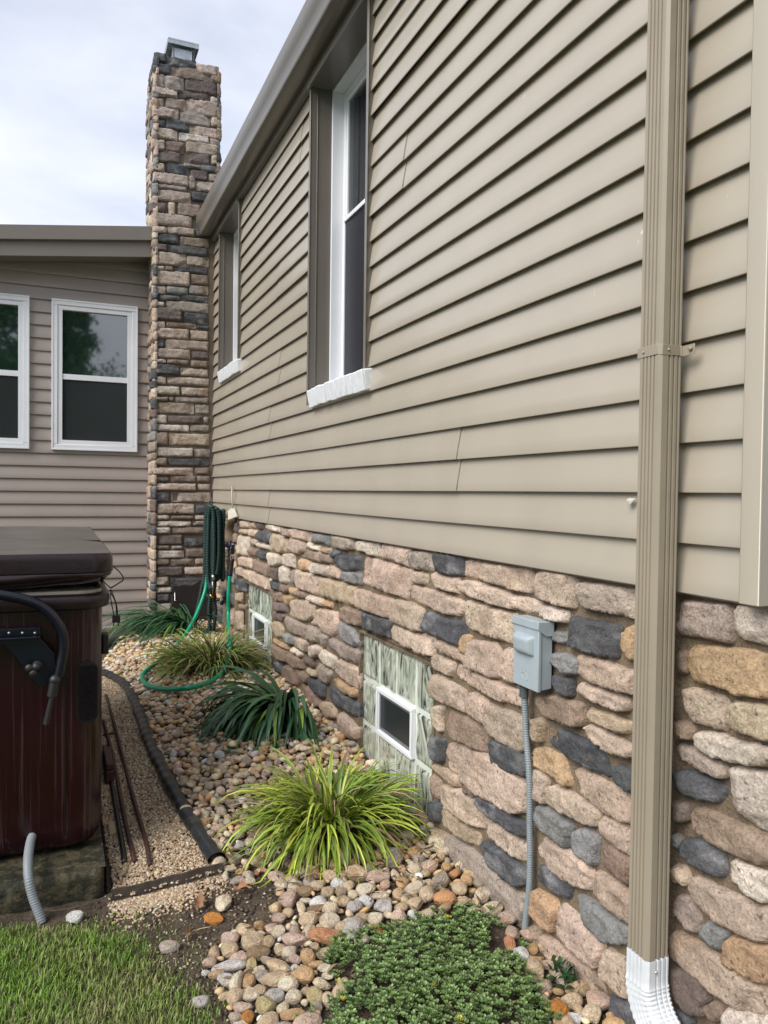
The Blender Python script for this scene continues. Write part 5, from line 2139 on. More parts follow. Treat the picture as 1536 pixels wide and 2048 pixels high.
az = rng.uniform(0, 2 * np.pi, n) + .8 * fbm(np.c_[P2 * 5, np.ones(n)], 12, 2)
Lb = rng.uniform(.015, .036, n) * np.clip(.45 + bd2 * 8, .45, 1.12)
lean = rng.uniform(.15, 1.1, n)
wd = rng.uniform(.0009, .0018, n)
zb = gz(P2[:, 0], P2[:, 1])
dx, dy = np.cos(az), np.sin(az)
sx, sy = -dy * wd, dx * wd
V = np.zeros((n, 7, 3))
for k, (t, wk) in enumerate([(0, 1), (.4, .95), (.75, .65)]):
    off = Lb * lean * .55 * t ** 1.8
    zz_ = zb + Lb * (t - .28 * lean * t * t)
    for s_, c_ in ((-1, 0), (1, 1)):
        V[:, k * 2 + c_, 0] = P2[:, 0] + dx * off + s_ * sx * wk
        V[:, k * 2 + c_, 1] = P2[:, 1] + dy * off + s_ * sy * wk
        V[:, k * 2 + c_, 2] = zz_
V[:, 6, 0] = P2[:, 0] + dx * Lb * lean * .62
V[:, 6, 1] = P2[:, 1] + dy * Lb * lean * .62
V[:, 6, 2] = zb + Lb * (1 - .33 * lean)
dry = np.clip(fbm(np.c_[P2 * 6 + 3, np.zeros(n)], 91, 3) * 1.3 - .15 + .4 * np.exp(-(((P2[:, 0] - .12) / .14) ** 2 + ((P2[:, 1] - 1.98) / .2) ** 2)), 0, 1)
g1 = np.array([.155, .265, .040])
g2 = np.array([.24, .25, .09])
C = g1[None] * (1 - dry[:, None] * .8) + g2[None] * dry[:, None] * .8
C = C * rng.uniform(.6, 1.4, (n, 1))
isd = rng.random(n) < .10
C[isd] = np.array([.34, .29, .17]) * rng.uniform(.6, 1.2, (isd.sum(), 1))
Cc = np.ones((n, 7, 4), np.float32)
Cc[:, :, :3] = C[:, None, :]
idx = np.arange(n) * 7
quads = np.concatenate([np.stack([idx, idx + 1, idx + 3, idx + 2], -1), np.stack([idx + 2, idx + 3, idx + 5, idx + 4], -1)])
tris = np.stack([idx + 4, idx + 5, idx + 6], -1)
me = bpy.data.meshes.new('lawn_grass')
me.from_pydata(V.reshape(-1, 3).tolist(), [], quads.tolist() + tris.tolist())
ca = me.color_attributes.new('col', 'FLOAT_COLOR', 'POINT')
ca.data.foreach_set('color', Cc.ravel())
me.materials.append(M_GRASS)
o = bpy.data.objects.new('lawn_grass', me)
COL.objects.link(o)
tag(o, 'short green lawn grass thinning out towards the bare soil', 'grass', kind='stuff')

# ------------------------------------------------------------------ ground cover
mb = MB()
r_ = random.Random(4)
cnt = 0
bb = COVER.min(0), COVER.max(0)
tries = 0
while cnt < 3400 and tries < 60000:
    tries += 1
    x, y = r_.uniform(bb[0][0], min(bb[1][0], 1.15)), r_.uniform(1.0, bb[1][1])
    pt = np.array([[x, y]])
    ins_ = inside(pt, COVER)[0]
    b_ = bdist(pt, COVER)[0]
    if not ins_ and (b_ > .03 or r_.random() < .8):
        continue
    den = float(fbm(np.array([x * 13, y * 13, 2.0]), 8, 2))
    if den < -.46 or (b_ < .04 and den < -.12 and ins_):
        continue
    cnt += 1
    zb_r = float(gz(x, y)) + .012 + (.020 * min(1, b_ / .08) if ins_ else 0) * (1 + .6 * den) + r_.uniform(-.010, .016)
    tx, ty = r_.gauss(0, .28), r_.gauss(0, .28)
    k = r_.uniform(.65, 1.3)
    nl = r_.randint(7, 10)
    yel = r_.random() < .006
    for j in range(nl):
        az = j * 2.4 + r_.uniform(-.3, .3)
        el = math.radians(75 - j * 8 + r_.uniform(-8, 8))
        Lf = r_.uniform(.008, .0135) * (.65 + .06 * j)
        wf = Lf * .34
        d = np.array([math.cos(az) * math.cos(el), math.sin(az) * math.cos(el), math.sin(el)])
        d[0] += tx * d[2]
        d[1] += ty * d[2]
        s_ = np.array([-math.sin(az), math.cos(az), 0])
        up = np.cross(d, s_)
        p = np.array([x, y, zb_r])
        col = np.array([.115, .195, .055]) * k
        edge = np.array([.20, .29, .10]) * k
        if yel:
            col = np.array([.45, .40, .05])
            edge = col
        vs = [p, p + d * Lf * .5 - s_ * wf * .7, p + d * Lf * .5 + up * -.0006, p + d * Lf * .5 + s_ * wf * .7, p + d * Lf * .82 - s_ * wf * .85, p + d * Lf * .85 + up * -.0004, p + d * Lf * .82 + s_ * wf * .85, p + d * Lf * 1.02]
        mb.add(vs, [(0, 2, 1), (0, 3, 2), (1, 2, 5, 4), (2, 3, 6, 5), (4, 5, 7), (5, 6, 7)], [tuple(col * .8), tuple(edge), tuple(col), tuple(edge), tuple(edge), tuple(col), tuple(edge), tuple(edge)])
    # stem
o = mb.build('ground_cover', M_LEAF, None, smooth=True)
tag(o, 'mat of small grey green leafy ground cover in front of the stone wall', 'ground cover', kind='stuff')
# darker leafy weed tucked by the wall
cW = onG(1128, 1975)
wd_ = thing('leafy_weed', 'small dark leafy weed tucked between the ground cover and the stone wall', 'weed', tuple(cW))
mb = MB()
for j in range(46):
    az, el = r_.uniform(0, 6.28), math.radians(r_.uniform(10, 80))
    Lf = r_.uniform(.02, .04)
    k = r_.uniform(.6, 1.2)
    b0 = (cW[0] + r_.gauss(0, .014), cW[1] + r_.gauss(0, .025), cW[2] + r_.uniform(.01, .045))
    V, Fc, C = ribbon(b0, az, el, Lf, .011, 1.0, [(.02 * k, .055 * k, .02 * k), (.03 * k, .08 * k, .025 * k), (.02 * k, .055 * k, .02 * k)], 5, .2)
    mb.add([(min(v[0], 1.165), v[1], v[2]) for v in V], Fc, C)
mb.build('leaves', M_LEAF, wd_, smooth=True)

# dry leaves
dl = [(400, 1818, .05, 'large rust brown dry leaf lying on the soil near the edging board'), (375, 1880, .028, 'small curled dry leaf on the bare soil above the lawn'), (480, 1790, .045, 'pale brown curled dry leaf among the stones at the end of the edging board'), (520, 1760, .04, 'crumpled brown dry leaf left of the near striped grass'),
      (690, 1742, .045, 'upright brown dry leaf at the front of the near striped grass clump'), (840, 1640, .04, 'brown dry leaf lodged between the striped grass and the wall'), (640, 1350 + 110, .045, 'orange brown dry leaf beside the strap-leaved clump'), (468, 1395, .05, 'orange dry leaf on the river rocks behind the strap-leaved clump'), (755, 1745, .035, 'thin brown dry leaf standing in the rocks under the striped grass'), (600, 1890, .03, 'dark brown dry leaf in the gap of bare soil among the rocks')]
for px, py, s_, lab in dl:
    g_ = onG(px, py)
    mb = MB()
    a0 = random.uniform(0, 6.28)
    pts = []
    npt = 22
    for k in range(npt):
        t = 2 * math.pi * k / npt
        lob = 1 + .30 * math.cos(5 * t) + .08 * math.sin(9 * t)
        rr = s_ * .5 * lob * (1.25 if abs(math.cos(t / 2)) > .8 else .9)
        pts.append((rr * math.cos(t), rr * .7 * math.sin(t)))
    V = [(0, 0, .010)]
    for ring, f_ in ((1, .5), (2, 1.0)):
        for (u, v) in pts:
            z = .010 + abs(v) * .55 * f_ + .006 * math.sin(u * 160 + a0) * f_ + .004 * f_
            V.append((u * f_, v * f_, z))
    Fc = [(0, 1 + k, 1 + (k + 1) % npt) for k in range(npt)] + [(1 + k, 1 + npt + k, 1 + npt + (k + 1) % npt, 1 + (k + 1) % npt) for k in range(npt)]
    mb.add(V, Fc)
    mb.tube([(-s_ * .5, 0, .012), (-s_ * .9, s_ * .08, .02)], .0009, 5)
    o = mb.build('dry_leaf', M_DRY, None, smooth=True)
    o.location = (g_[0], g_[1], g_[2] + .008)
    o.rotation_euler = (random.uniform(-.3, .5), random.uniform(-.3, .3), a0)
    tag(o, lab, 'dry leaf', 'dry leaves on the ground')


# ================================================================== HOT TUB
PADY = 2.45
padz = float(onY(212, 1736, PADY)[2])
padx = float(onY(216, 1750, PADY)[0])
pad = MB()
nxx = 90
prof_ = []
mbp = MB()
# rough cast concrete slab
xs = np.linspace(-2.2, padx, 100)
zs = np.linspace(-.08, padz, 14)
V = []
for i, x in enumerate(xs):
    for j, z in enumerate(zs):
        rnd_ = .012 * (1 - min(1, (padz - z) / .02)) ** 2
        V.append((x - (.01 * max(0, 1 - (padx - x) / .015) ** 2), PADY + .004 * float(fbm(np.array([x * 14, z * 14, 1.0]), 3, 3)) + rnd_ + .012 * max(0, 1 - (padx - x) / .02) ** 2, z))
mbp.add(V, [(i * 14 + j, (i + 1) * 14 + j, (i + 1) * 14 + j + 1, i * 14 + j + 1) for i in range(99) for j in range(13)])
ysp = np.linspace(PADY + .0121, 4.75, 60)
V = []
for i, x in enumerate(xs):
    for j, y in enumerate(ysp):
        V.append((x if i < 99 else padx - .006, y, padz + .0025 * float(fbm(np.array([x * 12, y * 12, 3.0]), 5, 3)) * (1 if j else 0)))
mbp.add(V, [(i * 60 + j, (i + 1) * 60 + j, (i + 1) * 60 + j + 1, i * 60 + j + 1) for i in range(99) for j in range(59)])
V = []
for i, y in enumerate(ysp):
    for j, z in enumerate(zs):
        V.append((padx - .003 + .003 * float(fbm(np.array([y * 14, z * 14, 7.0]), 3, 3)), y, z))
mbp.add(V, [(i * 14 + j, (i + 1) * 14 + j, (i + 1) * 14 + j + 1, i * 14 + j + 1) for i in range(59) for j in range(13)])
o = mbp.build('concrete_pad', M_CONC, None, smooth=True, autosmooth=60)
tag(o, 'mossy stained concrete slab under the dark red hot tub', 'concrete slab')

TY = 2.58
pxz = lambda x, y, Y=TY: onY(x, y, Y)
TX1 = float(pxz(206, 1450)[0])
TX0 = TX1 - 1.95
TYB = TY + 1.75
tub = thing('hot_tub', 'dark red hot tub cabinet streaked with rain under a folding brown vinyl cover', 'hot tub', (TX1 - .97, TY + .9, padz))


def rrect(x0, x1, y0, y1, r, n=8):
    P = []
    for cx, cy, a0 in ((x1 - r, y0 + r, -90), (x1 - r, y1 - r, 0), (x0 + r, y1 - r, 90), (x0 + r, y0 + r, 180)):
        for k in range(n + 1):
            a = math.radians(a0 + 90 * k / n)
            P.append((cx + r * math.cos(a), cy + r * math.sin(a)))
    return P


def loft(mb, rings, cap0=True, cap1=True, col=None):
    n = len(rings[0])
    vs = [p for r in rings for p in r]
    fs = [(i * n + j, i * n + (j + 1) % n, (i + 1) * n + (j + 1) % n, (i + 1) * n + j) for i in range(len(rings) - 1) for j in range(n)]
    if cap0:
        fs.append(tuple(range(n - 1, -1, -1)))
    if cap1:
        fs.append(tuple(range((len(rings) - 1) * n, len(rings) * n)))
    mb.add(vs, fs)


z_rimb, z_rimt = float(pxz(200, 1217)[2]), float(pxz(200, 1187)[2])
z_covb, z_covt = float(pxz(200, 1147)[2]), float(pxz(200, 1106)[2])
z_cb = padz + .012
mb = MB()
rings = []
for z, ins_ in ((z_cb, .035), (z_cb + .012, .018), (z_cb + .035, .006), (z_cb + .07, 0), (z_rimb - .002, 0)):
    rings.append([(x, y, z) for x, y in rrect(TX0 + ins_, TX1 - ins_, TY + ins_, TYB - ins_, .075)])
loft(mb, rings)
cab = mb.build('cabinet', M_TUB, tub, smooth=True, autosmooth=50)
mb = MB()
loft(mb, [[(x, y, padz) for x, y in rrect(TX0 + .06, TX1 - .06, TY + .06, TYB - .06, .06)], [(x, y, z_cb + .01) for x, y in rrect(TX0 + .06, TX1 - .06, TY + .06, TYB - .06, .06)]])
mb.build('base', M_BLK, tub)
# corner seam strips on the cabinet
for x in (TX1 - .115, TX1 - .61):
    mb = MB()
    mb.box(x, x + .006, TY - .0025, TY + .002, z_cb + .06, z_rimb - .01)
    mb.build('cabinet_seam', mat('dark_red_trim', (.012, .003, .004), rough=.35), cab)
# rim and shell lip
e_ = .020
mb = MB()
rings = []
for z, o_ in ((z_rimb, .010), (z_rimb + .004, .018), (z_rimb + .02, .022), (z_rimt - .012, .022), (z_rimt - .004, .018), (z_rimt, .008)):
    rings.append([(x, y, z) for x, y in rrect(TX0 - o_, TX1 + o_, TY - o_, TYB + o_, .085)])
loft(mb, rings)
mb.build('rim', M_COVS, tub, smooth=True, autosmooth=45)
mb = MB()
rings = []
for z, o_ in ((z_rimt + .001, -.002), (z_rimt + .010, -.004), (z_rimt + .012, -.02)):
    rings.append([(x, y, z) for x, y in rrect(TX0 - o_, TX1 + o_, TY - o_, TYB + o_, .075)])
loft(mb, rings)
mb.build('shell_lip', M_RIM, tub, smooth=True, autosmooth=45)
# cover: two foam halves, draped skirt
hinge = TY + .62
cov_parts = []
cox = .030


def cover_half(y0, y1, front):
    mb = MB()
    nX, nY = 70, 26
    X0_, X1_ = TX0 - cox, TX1 + cox
    th = z_covt - z_covb
    def topz(x, y):
        edge = min(x - X0_, X1_ - x, (y - y0) if front else 9, (y1 - y) if not front else 9)
        return z_covt + .016 * min(1, max(0, edge) / .25) + .006 * float(fbm(np.array([x * 3, y * 9, 2.0]), 7, 3)) - .012 * math.exp(-((y - hinge) / .02) ** 2)
    out_ = rrect(X0_, X1_, y0, y1, .07 if front else .07, 8)
    if front:
        out_ = [p for p in out_]
    rings = []
    ctr = ((X0_ + X1_) / 2, (y0 + y1) / 2)
    for f_, dz in ((1.0, -th), (1.0, -th * .9), (1.0, -.022), (.998, -.008), (.993, -.001)):
        if dz == -th:
            rings.append([(ctr[0] + (x - ctr[0]) * .985, y0 + .01 if y < y0 + .01 else min(y, y1 - .01), z_covb) for x, y in out_])
        else:
            rings.append([(ctr[0] + (x - ctr[0]) * f_, ctr[1] + (y - ctr[1]) * (1 - (1 - f_) * 3) + 0, (z_covt + dz) + .0015 * math.sin(x * 23) + (.004 * float(fbm(np.array([x * 8, y * 8, dz * 60]), 3, 2)))) for x, y in out_])
    loft(mb, rings, True, False)
    side = mb.build('cover', M_COVS, tub, smooth=True, autosmooth=50)
    mb = MB()
    V, Fc, keepi = [], [], {}
    gx_ = np.linspace(0, 1, nX)
    gy_ = np.linspace(0, 1, nY)
    op = np.array([(ctr[0] + (x - ctr[0]) * .993, ctr[1] + (y - ctr[1]) * .979) for x, y in out_])
    # concentric rings inwards give a clean rounded plan
    rr = []
    for k in range(nY):
        f_ = (1 - k / (nY - 1)) ** 1.5
        ring = []
        for (x, y) in op:
            xx, yy = ctr[0] + (x - ctr[0]) * max(f_, .0005) if False else ctr[0] + (x - ctr[0]) * max(f_, .001), ctr[1] + (y - ctr[1]) * max(f_, .001)
            zt = topz(xx, yy) if k else z_covt - .001 + .0015 * math.sin(x * 23)
            ring.append((xx, yy, zt))
        rr.append(ring)
    loft(mb, rr, False, True)
    mb.build('cover_top', M_COVT, side, smooth=True)
    return side


cover_half(TY - cox, hinge - .004, True)
cover_half(hinge + .004, TYB + cox, False)
# skirt with soft folds between cover and rim
mb = MB()
rings = []
nsk = 9
base_o = rrect(TX0 - .012, TX1 + .012, TY - .012, TYB + .012, .08, 10)
dens = resample(np.array([(x, y, 0) for x, y in base_o + base_o[:1]]), .02)[:-1]
for k in range(nsk):
    t = k / (nsk - 1)
    z = z_covb + .004 + (z_rimt + .010 - z_covb) * t
    ring = []
    for i, p in enumerate(dens):
        x, y = p[0], p[1]
        # fold bulging out near the top, slack low on the left
        cxx, cyy = (TX0 + TX1) / 2, (TY + TYB) / 2
        dxn, dyn = (x - cxx) / .99, (y - cyy) / .89
        l_ = math.hypot(dxn, dyn)
        b_ = .010 + .016 * math.sin(t * math.pi * 1.6 + .6 + 2.0 * (x - TX1)) + .010 * float(fbm(np.array([x * 5, y * 5, t * 3]), 8, 3))
        b_ -= .012 * t
        zz_ = z + (.022 * t ** 2 * max(0, (x - TX1 + .42) / .42) if y < TY + .05 else 0) + (.010 * t * math.sin((x - TX1) * 6.0 + 1.0) if t < .95 else .016 * max(0, math.sin((x - TX1) * 7.5 + .2)) * (1 if y < TY + .05 else 0))
        ring.append((x + b_ * (dxn / l_ if abs(x - TX1) < .05 or abs(x - TX0) < .05 else 0), y + b_ * (-1 if y < cyy else 1) * (1 if (abs(y - TY) < .06 or abs(y - TYB) < .06) else 0), zz_))
    rings.append(ring)
loft(mb, rings, False, False)
mb.build('cover_skirt', mat('glossy_brown_vinyl', (0.020, 0.009, 0.011), rough=.24, var=.3, vscale=9, bump=.25, bscale=20, bdist=.006), tub, smooth=True)
# rough torn stitching lines on the side of the cover
# buckle straps at the right corner
mb = MB()
Y_ = TY + .05
pp = [(224, 1130), (240, 1145), (247, 1158), (238, 1166), (222, 1176)]
mb.tube(resample(crom([onY(a, b, Y_) for a, b in pp], 8), .006), .0042, 6, flat=.5)
mb.tube(resample(crom([onY(a, b, Y_) for a, b in [(222, 1176), (212, 1168), (205, 1160)]], 6), .006), .0042, 6, flat=.5)
for a in ([(221, 1178), (222, 1200), (229, 1236)], [(223, 1180), (233, 1210), (236, 1234)], [(221, 1184), (231, 1205), (233, 1230)], [(229, 1236), (227, 1252)], [(236, 1234), (237, 1252)]):
    mb.tube(resample(crom([onY(u, v, Y_) for u, v in a], 8), .006), .0036, 6, flat=.5)
stp = mb.build('cover_strap', M_BLK, tub, smooth=True)
mb = MB()
for (u, v) in ((229, 1238), (236, 1238)):
    c = onY(u, v, Y_ - .003)
    mb.box(c[0] - .007, c[0] + .007, c[1] - .003, c[1] + .003, c[2] - .012, c[2] + .012)
mb.build('buckle', M_BLK, stp, bevel=.002)
mb = MB()
c = onY(207, 1283, TY + .12)
mb.box(c[0] - .006, c[0] + .014, TY + .08, TY + .14, c[2] - .035, c[2] + .03)
mb.build('side_latch', M_BLK, tub, bevel=.004)
# vent grille
mb = MB()
vc = [onY(x, y, TY - .003) for x, y in ((153, 1390), (196, 1390), (175, 1322), (175, 1448))]
vx0, vx1, vz1, vz0 = float(vc[0][0]), float(vc[1][0]), float(vc[2][2]), float(vc[3][2])
r0 = (vx1 - vx0) / 2
cxv = (vx0 + vx1) / 2
P = [(cxv + r0 * math.cos(math.radians(a)), vz1 - r0 + r0 * math.sin(math.radians(a))) for a in range(0, 181, 15)] + [(cxv - r0 * math.cos(math.radians(a)), vz0 + r0 - r0 * math.sin(math.radians(a))) for a in range(0, 181, 15)]
mb.prism(P, 'y', TY - .004, TY + .002)
vg = mb.build('vent_grille', mat('black_grille', (.008, .006, .006), rough=.5, var=0), tub)
mb = MB()
k = 0
z = vz0 + .012
while z < vz1 - .01:
    dz = max(0, abs(z - (vz0 + vz1) / 2) - ((vz1 - vz0) / 2 - r0))
    hw_ = math.sqrt(max(r0 * r0 - dz * dz, 0)) - .003
    if hw_ > .006:
        mb.add([(cxv - hw_, TY - .005, z), (cxv + hw_, TY - .005, z + .002), (cxv + hw_, TY - .010, z + .0035), (cxv - hw_, TY - .010, z + .0015), (cxv - hw_, TY - .005, z + .0022), (cxv + hw_, TY - .005, z + .0042)],
               [(0, 1, 2, 3), (3, 2, 5, 4), (0, 4, 5, 1)])
    z += .0066
mb.build('louvre', mat('burgundy_louvre', (.014, .006, .006), rough=.4, var=0), vg)
# cover lifter: curved arm, bracket plate, knob, pivot clamp
LY = TY - .075
mb = MB()
arm = [(-90, 1186), (-40, 1186), (0, 1190), (40, 1197), (75, 1208), (100, 1226), (118, 1250), (127, 1275), (127, 1305), (121, 1335), (116, 1356)]
P_ = resample(crom([onY(x, y, LY) for x, y in arm], 8), .010)
mb.tube(P_, .0155, 14)
la = mb.build('lifter_arm', M_NAVY, tub, smooth=True)
mb = MB()
pl = [(-70, 1281), (80, 1275), (108, 1307), (112, 1352), (84, 1376), (55, 1350), (35, 1318), (10, 1290), (-70, 1290)]
P3 = [onY(x, y, LY + .03) for x, y in pl]
mb.prism([(p[0], p[2]) for p in P3], 'y', LY + .026, LY + .034)
a_, b_ = onY(-80, 1279, LY), onY(80, 1276, LY)
mb.box(a_[0], b_[0], LY + .005, LY + .0255, b_[2] - .003, b_[2] + .004)
mb.box(a_[0], b_[0], LY + .0345, TY - .002, b_[2] - .02, b_[2] + .026)
br = mb.build('lifter_bracket', M_NAVY, tub, bevel=.002)
mb = MB()
for x in (18, 45, 70):
    mb.sphere(onY(x, 1266, LY + .033), .0042, 8, 6)
mb.build('bolt', M_GALV, br, smooth=True)
kc = onY(66, 1338, LY)
mb = MB()
for k in range(3):
    a = k * 2.1 + .6
    mb.sphere((kc[0] + .011 * math.cos(a), LY - .006, kc[2] + .011 * math.sin(a)), .0125, 10, 8, (1, .8, 1))
mb.sphere((kc[0] + .012, LY + .012, kc[2] + .006), .016, 10, 8)
mb.build('knob', M_DARKM, br, smooth=True)
mb = MB()
c1, c2, c3 = onY(110, 1360, LY - .01), onY(104, 1392, LY - .01), onY(92, 1448, LY - .01)
mb.sphere(c1, .0165, 12, 10)
mb.tube(resample(crom([c1, c2], 6), .01), lambda i: .0145, 12)
mb.tube(resample(np.array([c2, c2 * .35 + c3 * .65, c3]), .01), lambda i: .011 + .0012 * i * .4, 4, flat=.6)
mb.build('lifter_handle', M_DARKM, tub, smooth=True, autosmooth=50)

# corrugated conduit from the cabinet down to the ground
cd_ = [onY(64, 1672, TY + .004), onY(60, 1688, TY - .03), onY(56, 1720, 2.46), onY(57, 1755, 2.41), onY(66, 1795, 2.39), onY(80, 1832, 2.375), onY(84, 1846, 2.37)]
P_ = resample(crom(cd_, 12), .0021)
mb = MB()
mb.tube(P_, lambda i: .0128 + .0011 * math.sin(i * 2 * math.pi / 3.3), 12)
o = mb.build('corrugated_pipe', mat('light_grey_conduit', (.24, .27, .29), rough=.45, var=.1), None, smooth=True)
tag(o, 'light grey corrugated conduit bending from the hot tub cabinet into the grass', 'conduit')

# ================================================================== THINGS ON THE GRAVEL
def gpath(px, lift=.012, step=.02):
    return resample(crom([onG(x, y) + np.array([0, 0, lift]) for x, y in px], 8), step)


pp = gpath([(212, 1398), (232, 1470), (262, 1590), (290, 1690), (300, 1742)], .022)
mb = MB()
mb.tube(resample(pp, .003), lambda i: .0072 + .0007 * math.sin(i * 2 * math.pi / 3.2), 9)
tag(mb.build('rebar', M_RUST, None, smooth=True), 'rusty steel bar lying on the pea gravel, the right one of the pair', 'steel bar', 'rusty bars on the gravel')
pp = gpath([(207, 1450), (225, 1520), (240, 1600), (256, 1680), (269, 1735)], .022)
mb = MB()
mb.tube(resample(pp, .003), lambda i: .0074 + .0007 * math.sin(i * 2 * math.pi / 3.2), 9)
tag(mb.build('rebar', M_RUST, None, smooth=True), 'rusty steel bar lying on the pea gravel, the left one of the pair', 'steel bar', 'rusty bars on the gravel')
pp = gpath([(209, 1500), (222, 1570), (234, 1640), (244, 1700), (249, 1736)], .018)
mb = MB()
mb.tube(pp, .0095, 10)
tag(mb.build('black_hose', M_BLK, None, smooth=True), 'black hose end lying between the hot tub pad and the rusty bars', 'hose')
mb = MB()
g1, g2 = onG(206, 1478), onG(236, 1476)
mb.tube([g1 + np.array([0, 0, .02]), g2 + np.array([0, 0, .026])], .005, 8)
tag(mb.build('rebar_stub', M_RUST, None, smooth=True), 'short rusty rod lying crosswise over the rusty bars', 'steel bar')
g = onG(223, 1668)
mb = MB()
mb.box(g[0] - .011, g[0] + .011, g[1] - .05, g[1] + .05, g[2] - .01, g[2] + .024)
tag(mb.build('wood_block', mat('pale_wood', (.36, .27, .16), rough=.8, var=.2, vscale=30), None, bevel=.003), 'pale block of wood in the gravel against the concrete pad', 'block')
g1, g2 = onG(212, 1540), onG(216, 1575)
mb = MB()
mb.box(g1[0] - .012, g1[0] + .022, g2[1], g1[1] + .1, g1[2], g1[2] + .06)
mb.box(g1[0] - .010, g1[0] + .020, g2[1] + .01, g1[1] + .05, g1[2] + .0605, g1[2] + .085)
tag(mb.build('small_crate', mat('dark_red_wood', (.06, .02, .015), rough=.6), None, bevel=.004), 'small dark red box squeezed between the hot tub and the gravel', 'box')
# black drain pipe used as border
P_ = gpath(PIPE_PX, .026, .012)
mb = MB()
mb.tube(P_[:-1], lambda i: .027 + .0016 * math.sin(i * .9) + .002 * math.sin(i * .23), 14, cap=False, flat=.72)
inner = P_[-14:-1]
mb.tube(inner, .022, 14, cap=False, flat=.72)
tag(mb.build('drain_pipe', M_BLACKP, None, smooth=True), 'long black plastic drain pipe curving between the pea gravel and the river rocks', 'drain pipe')
P_ = gpath([(150, 1330), (206, 1300), (240, 1282), (290, 1268), (330, 1262)], .02, .02)
mb = MB()
mb.tube(P_, .024, 12, flat=.7)
tag(mb.build('drain_pipe', M_BLACKP, None, smooth=True), 'black pipe crossing the rocks behind the hot tub towards the chimney', 'drain pipe')
e0, e1 = EDGE
mb = MB()
dv = (e1 - e0)[:2]
L_ = np.linalg.norm(dv)
dv = dv / L_
nv_ = np.array([-dv[1], dv[0]])
V = []
ns = 14
for i in range(ns):
    t = i / (ns - 1)
    b0 = e0[:2] + dv * L_ * t
    zb_ = float(gz(*b0))
    for off, dz in ((0, -.03), (0, .034), (.006, .034), (.006, -.03)):
        q = b0 + nv_ * (off + .002 * math.sin(i * 1.3))
        V.append((q[0], q[1], zb_ + dz + .0015 * math.sin(i * 2.1)))
mb.add(V, [(i * 4 + k, (i + 1) * 4 + k, (i + 1) * 4 + (k + 1) % 4, i * 4 + (k + 1) % 4) for i in range(ns - 1) for k in range(4)] + [(0, 1, 2, 3), ((ns - 1) * 4 + 3, (ns - 1) * 4 + 2, (ns - 1) * 4 + 1, (ns - 1) * 4)])
tag(mb.build('edging_board', M_EDGE, None), 'thin dark edging board across the front of the pea gravel', 'edging')
mb = MB()
mb.sphere(onG(303, 1627) + np.array([0, 0, .012]), .012, 10, 7, (1, 1, .6))
tag(mb.build('plastic_disc', M_BLK, None, smooth=True), 'small round black plastic disc lying on the pea gravel', 'disc')
# twigs and straw
tw = [([(306, 1518), (360, 1515), (415, 1508), (460, 1490)], (.42, .34, .22), 'long pale straw lying from the drain pipe over the rocks'),
      ([(222, 1806), (250, 1760), (262, 1730)], (.16, .12, .08), 'thin crooked twig standing at the corner of the concrete pad'),
      ([(85, 1838), (150, 1828), (200, 1812), (224, 1800)], (.12, .09, .06), 'thin brown root along the foot of the concrete pad'),
      ([(585, 1650), (520, 1700), (480, 1760)], (.40, .33, .20), 'dry grass stalk arching left of the near striped grass'),
      ([(270, 1900), (310, 1885), (345, 1862)], (.10, .075, .05), 'dark twig on the bare soil'),
      ([(378, 1882), (400, 1872), (420, 1868)], (.45, .38, .22), 'short straw on the bare soil by the curled leaf')]
for px, c, lab in tw:
    mb = MB()
    mb.tube(gpath(px, .02, .01), .0014, 5, col=c)
    tag(mb.build('twig', M_PEA, None, smooth=True), lab, 'twig', 'twigs and straws on the ground')

# ================================================================== HOSES, TAP AND HANGER
XW = 1.145
gh = thing('green_hose', 'bright green garden hose looping from the tap down over the rocks and back up', 'garden hose', (.85, 5.3, .2))
tapY = float(onX(462, 1120, XW)[1])


def P3_(x, y, Y):
    return onY(x, y, Y)


gl = onG(300, 1374)
lift = lambda x, y, h: onZ(x, y, float(onG(x, y)[2]) + h)
hp = [P3_(460, 1150, tapY - .01), P3_(457, 1190, tapY - .02), P3_(457, 1240, tapY - .06), P3_(459, 1288, 4.80), P3_(454, 1326, 4.48), P3_(430, 1358, 4.33), lift(382, 1375, .06), lift(328, 1378, .045), lift(294, 1370, .045), lift(285, 1352, .045),
      lift(302, 1334, .045), lift(338, 1306, .05), P3_(366, 1275, 5.50), P3_(385, 1245, 5.62), P3_(400, 1212, 5.70), P3_(411, 1178, 5.76), P3_(415, 1150, 5.78)]
P_ = resample(crom(hp, 10), .015)
mb = MB()
mb.tube(P_, .0135, 12)
mb.build('hose', M_GHOSE, gh, smooth=True)
mb = MB()
t0, t1 = P3_(464, 1118, tapY), P3_(460, 1152, tapY - .01)
mb.tube(resample(crom([t0, t1], 6), .01), .0175, 10)
mb.build('hose_sleeve', M_BLK, gh, smooth=True)
mb = MB()
c = P3_(464, 1116, tapY)
mb.tube([c + np.array([0, 0, .014]), c - np.array([0, 0, .012])], .016, 12)
mb.build('coupling', M_STEEL, gh, smooth=True, autosmooth=40)
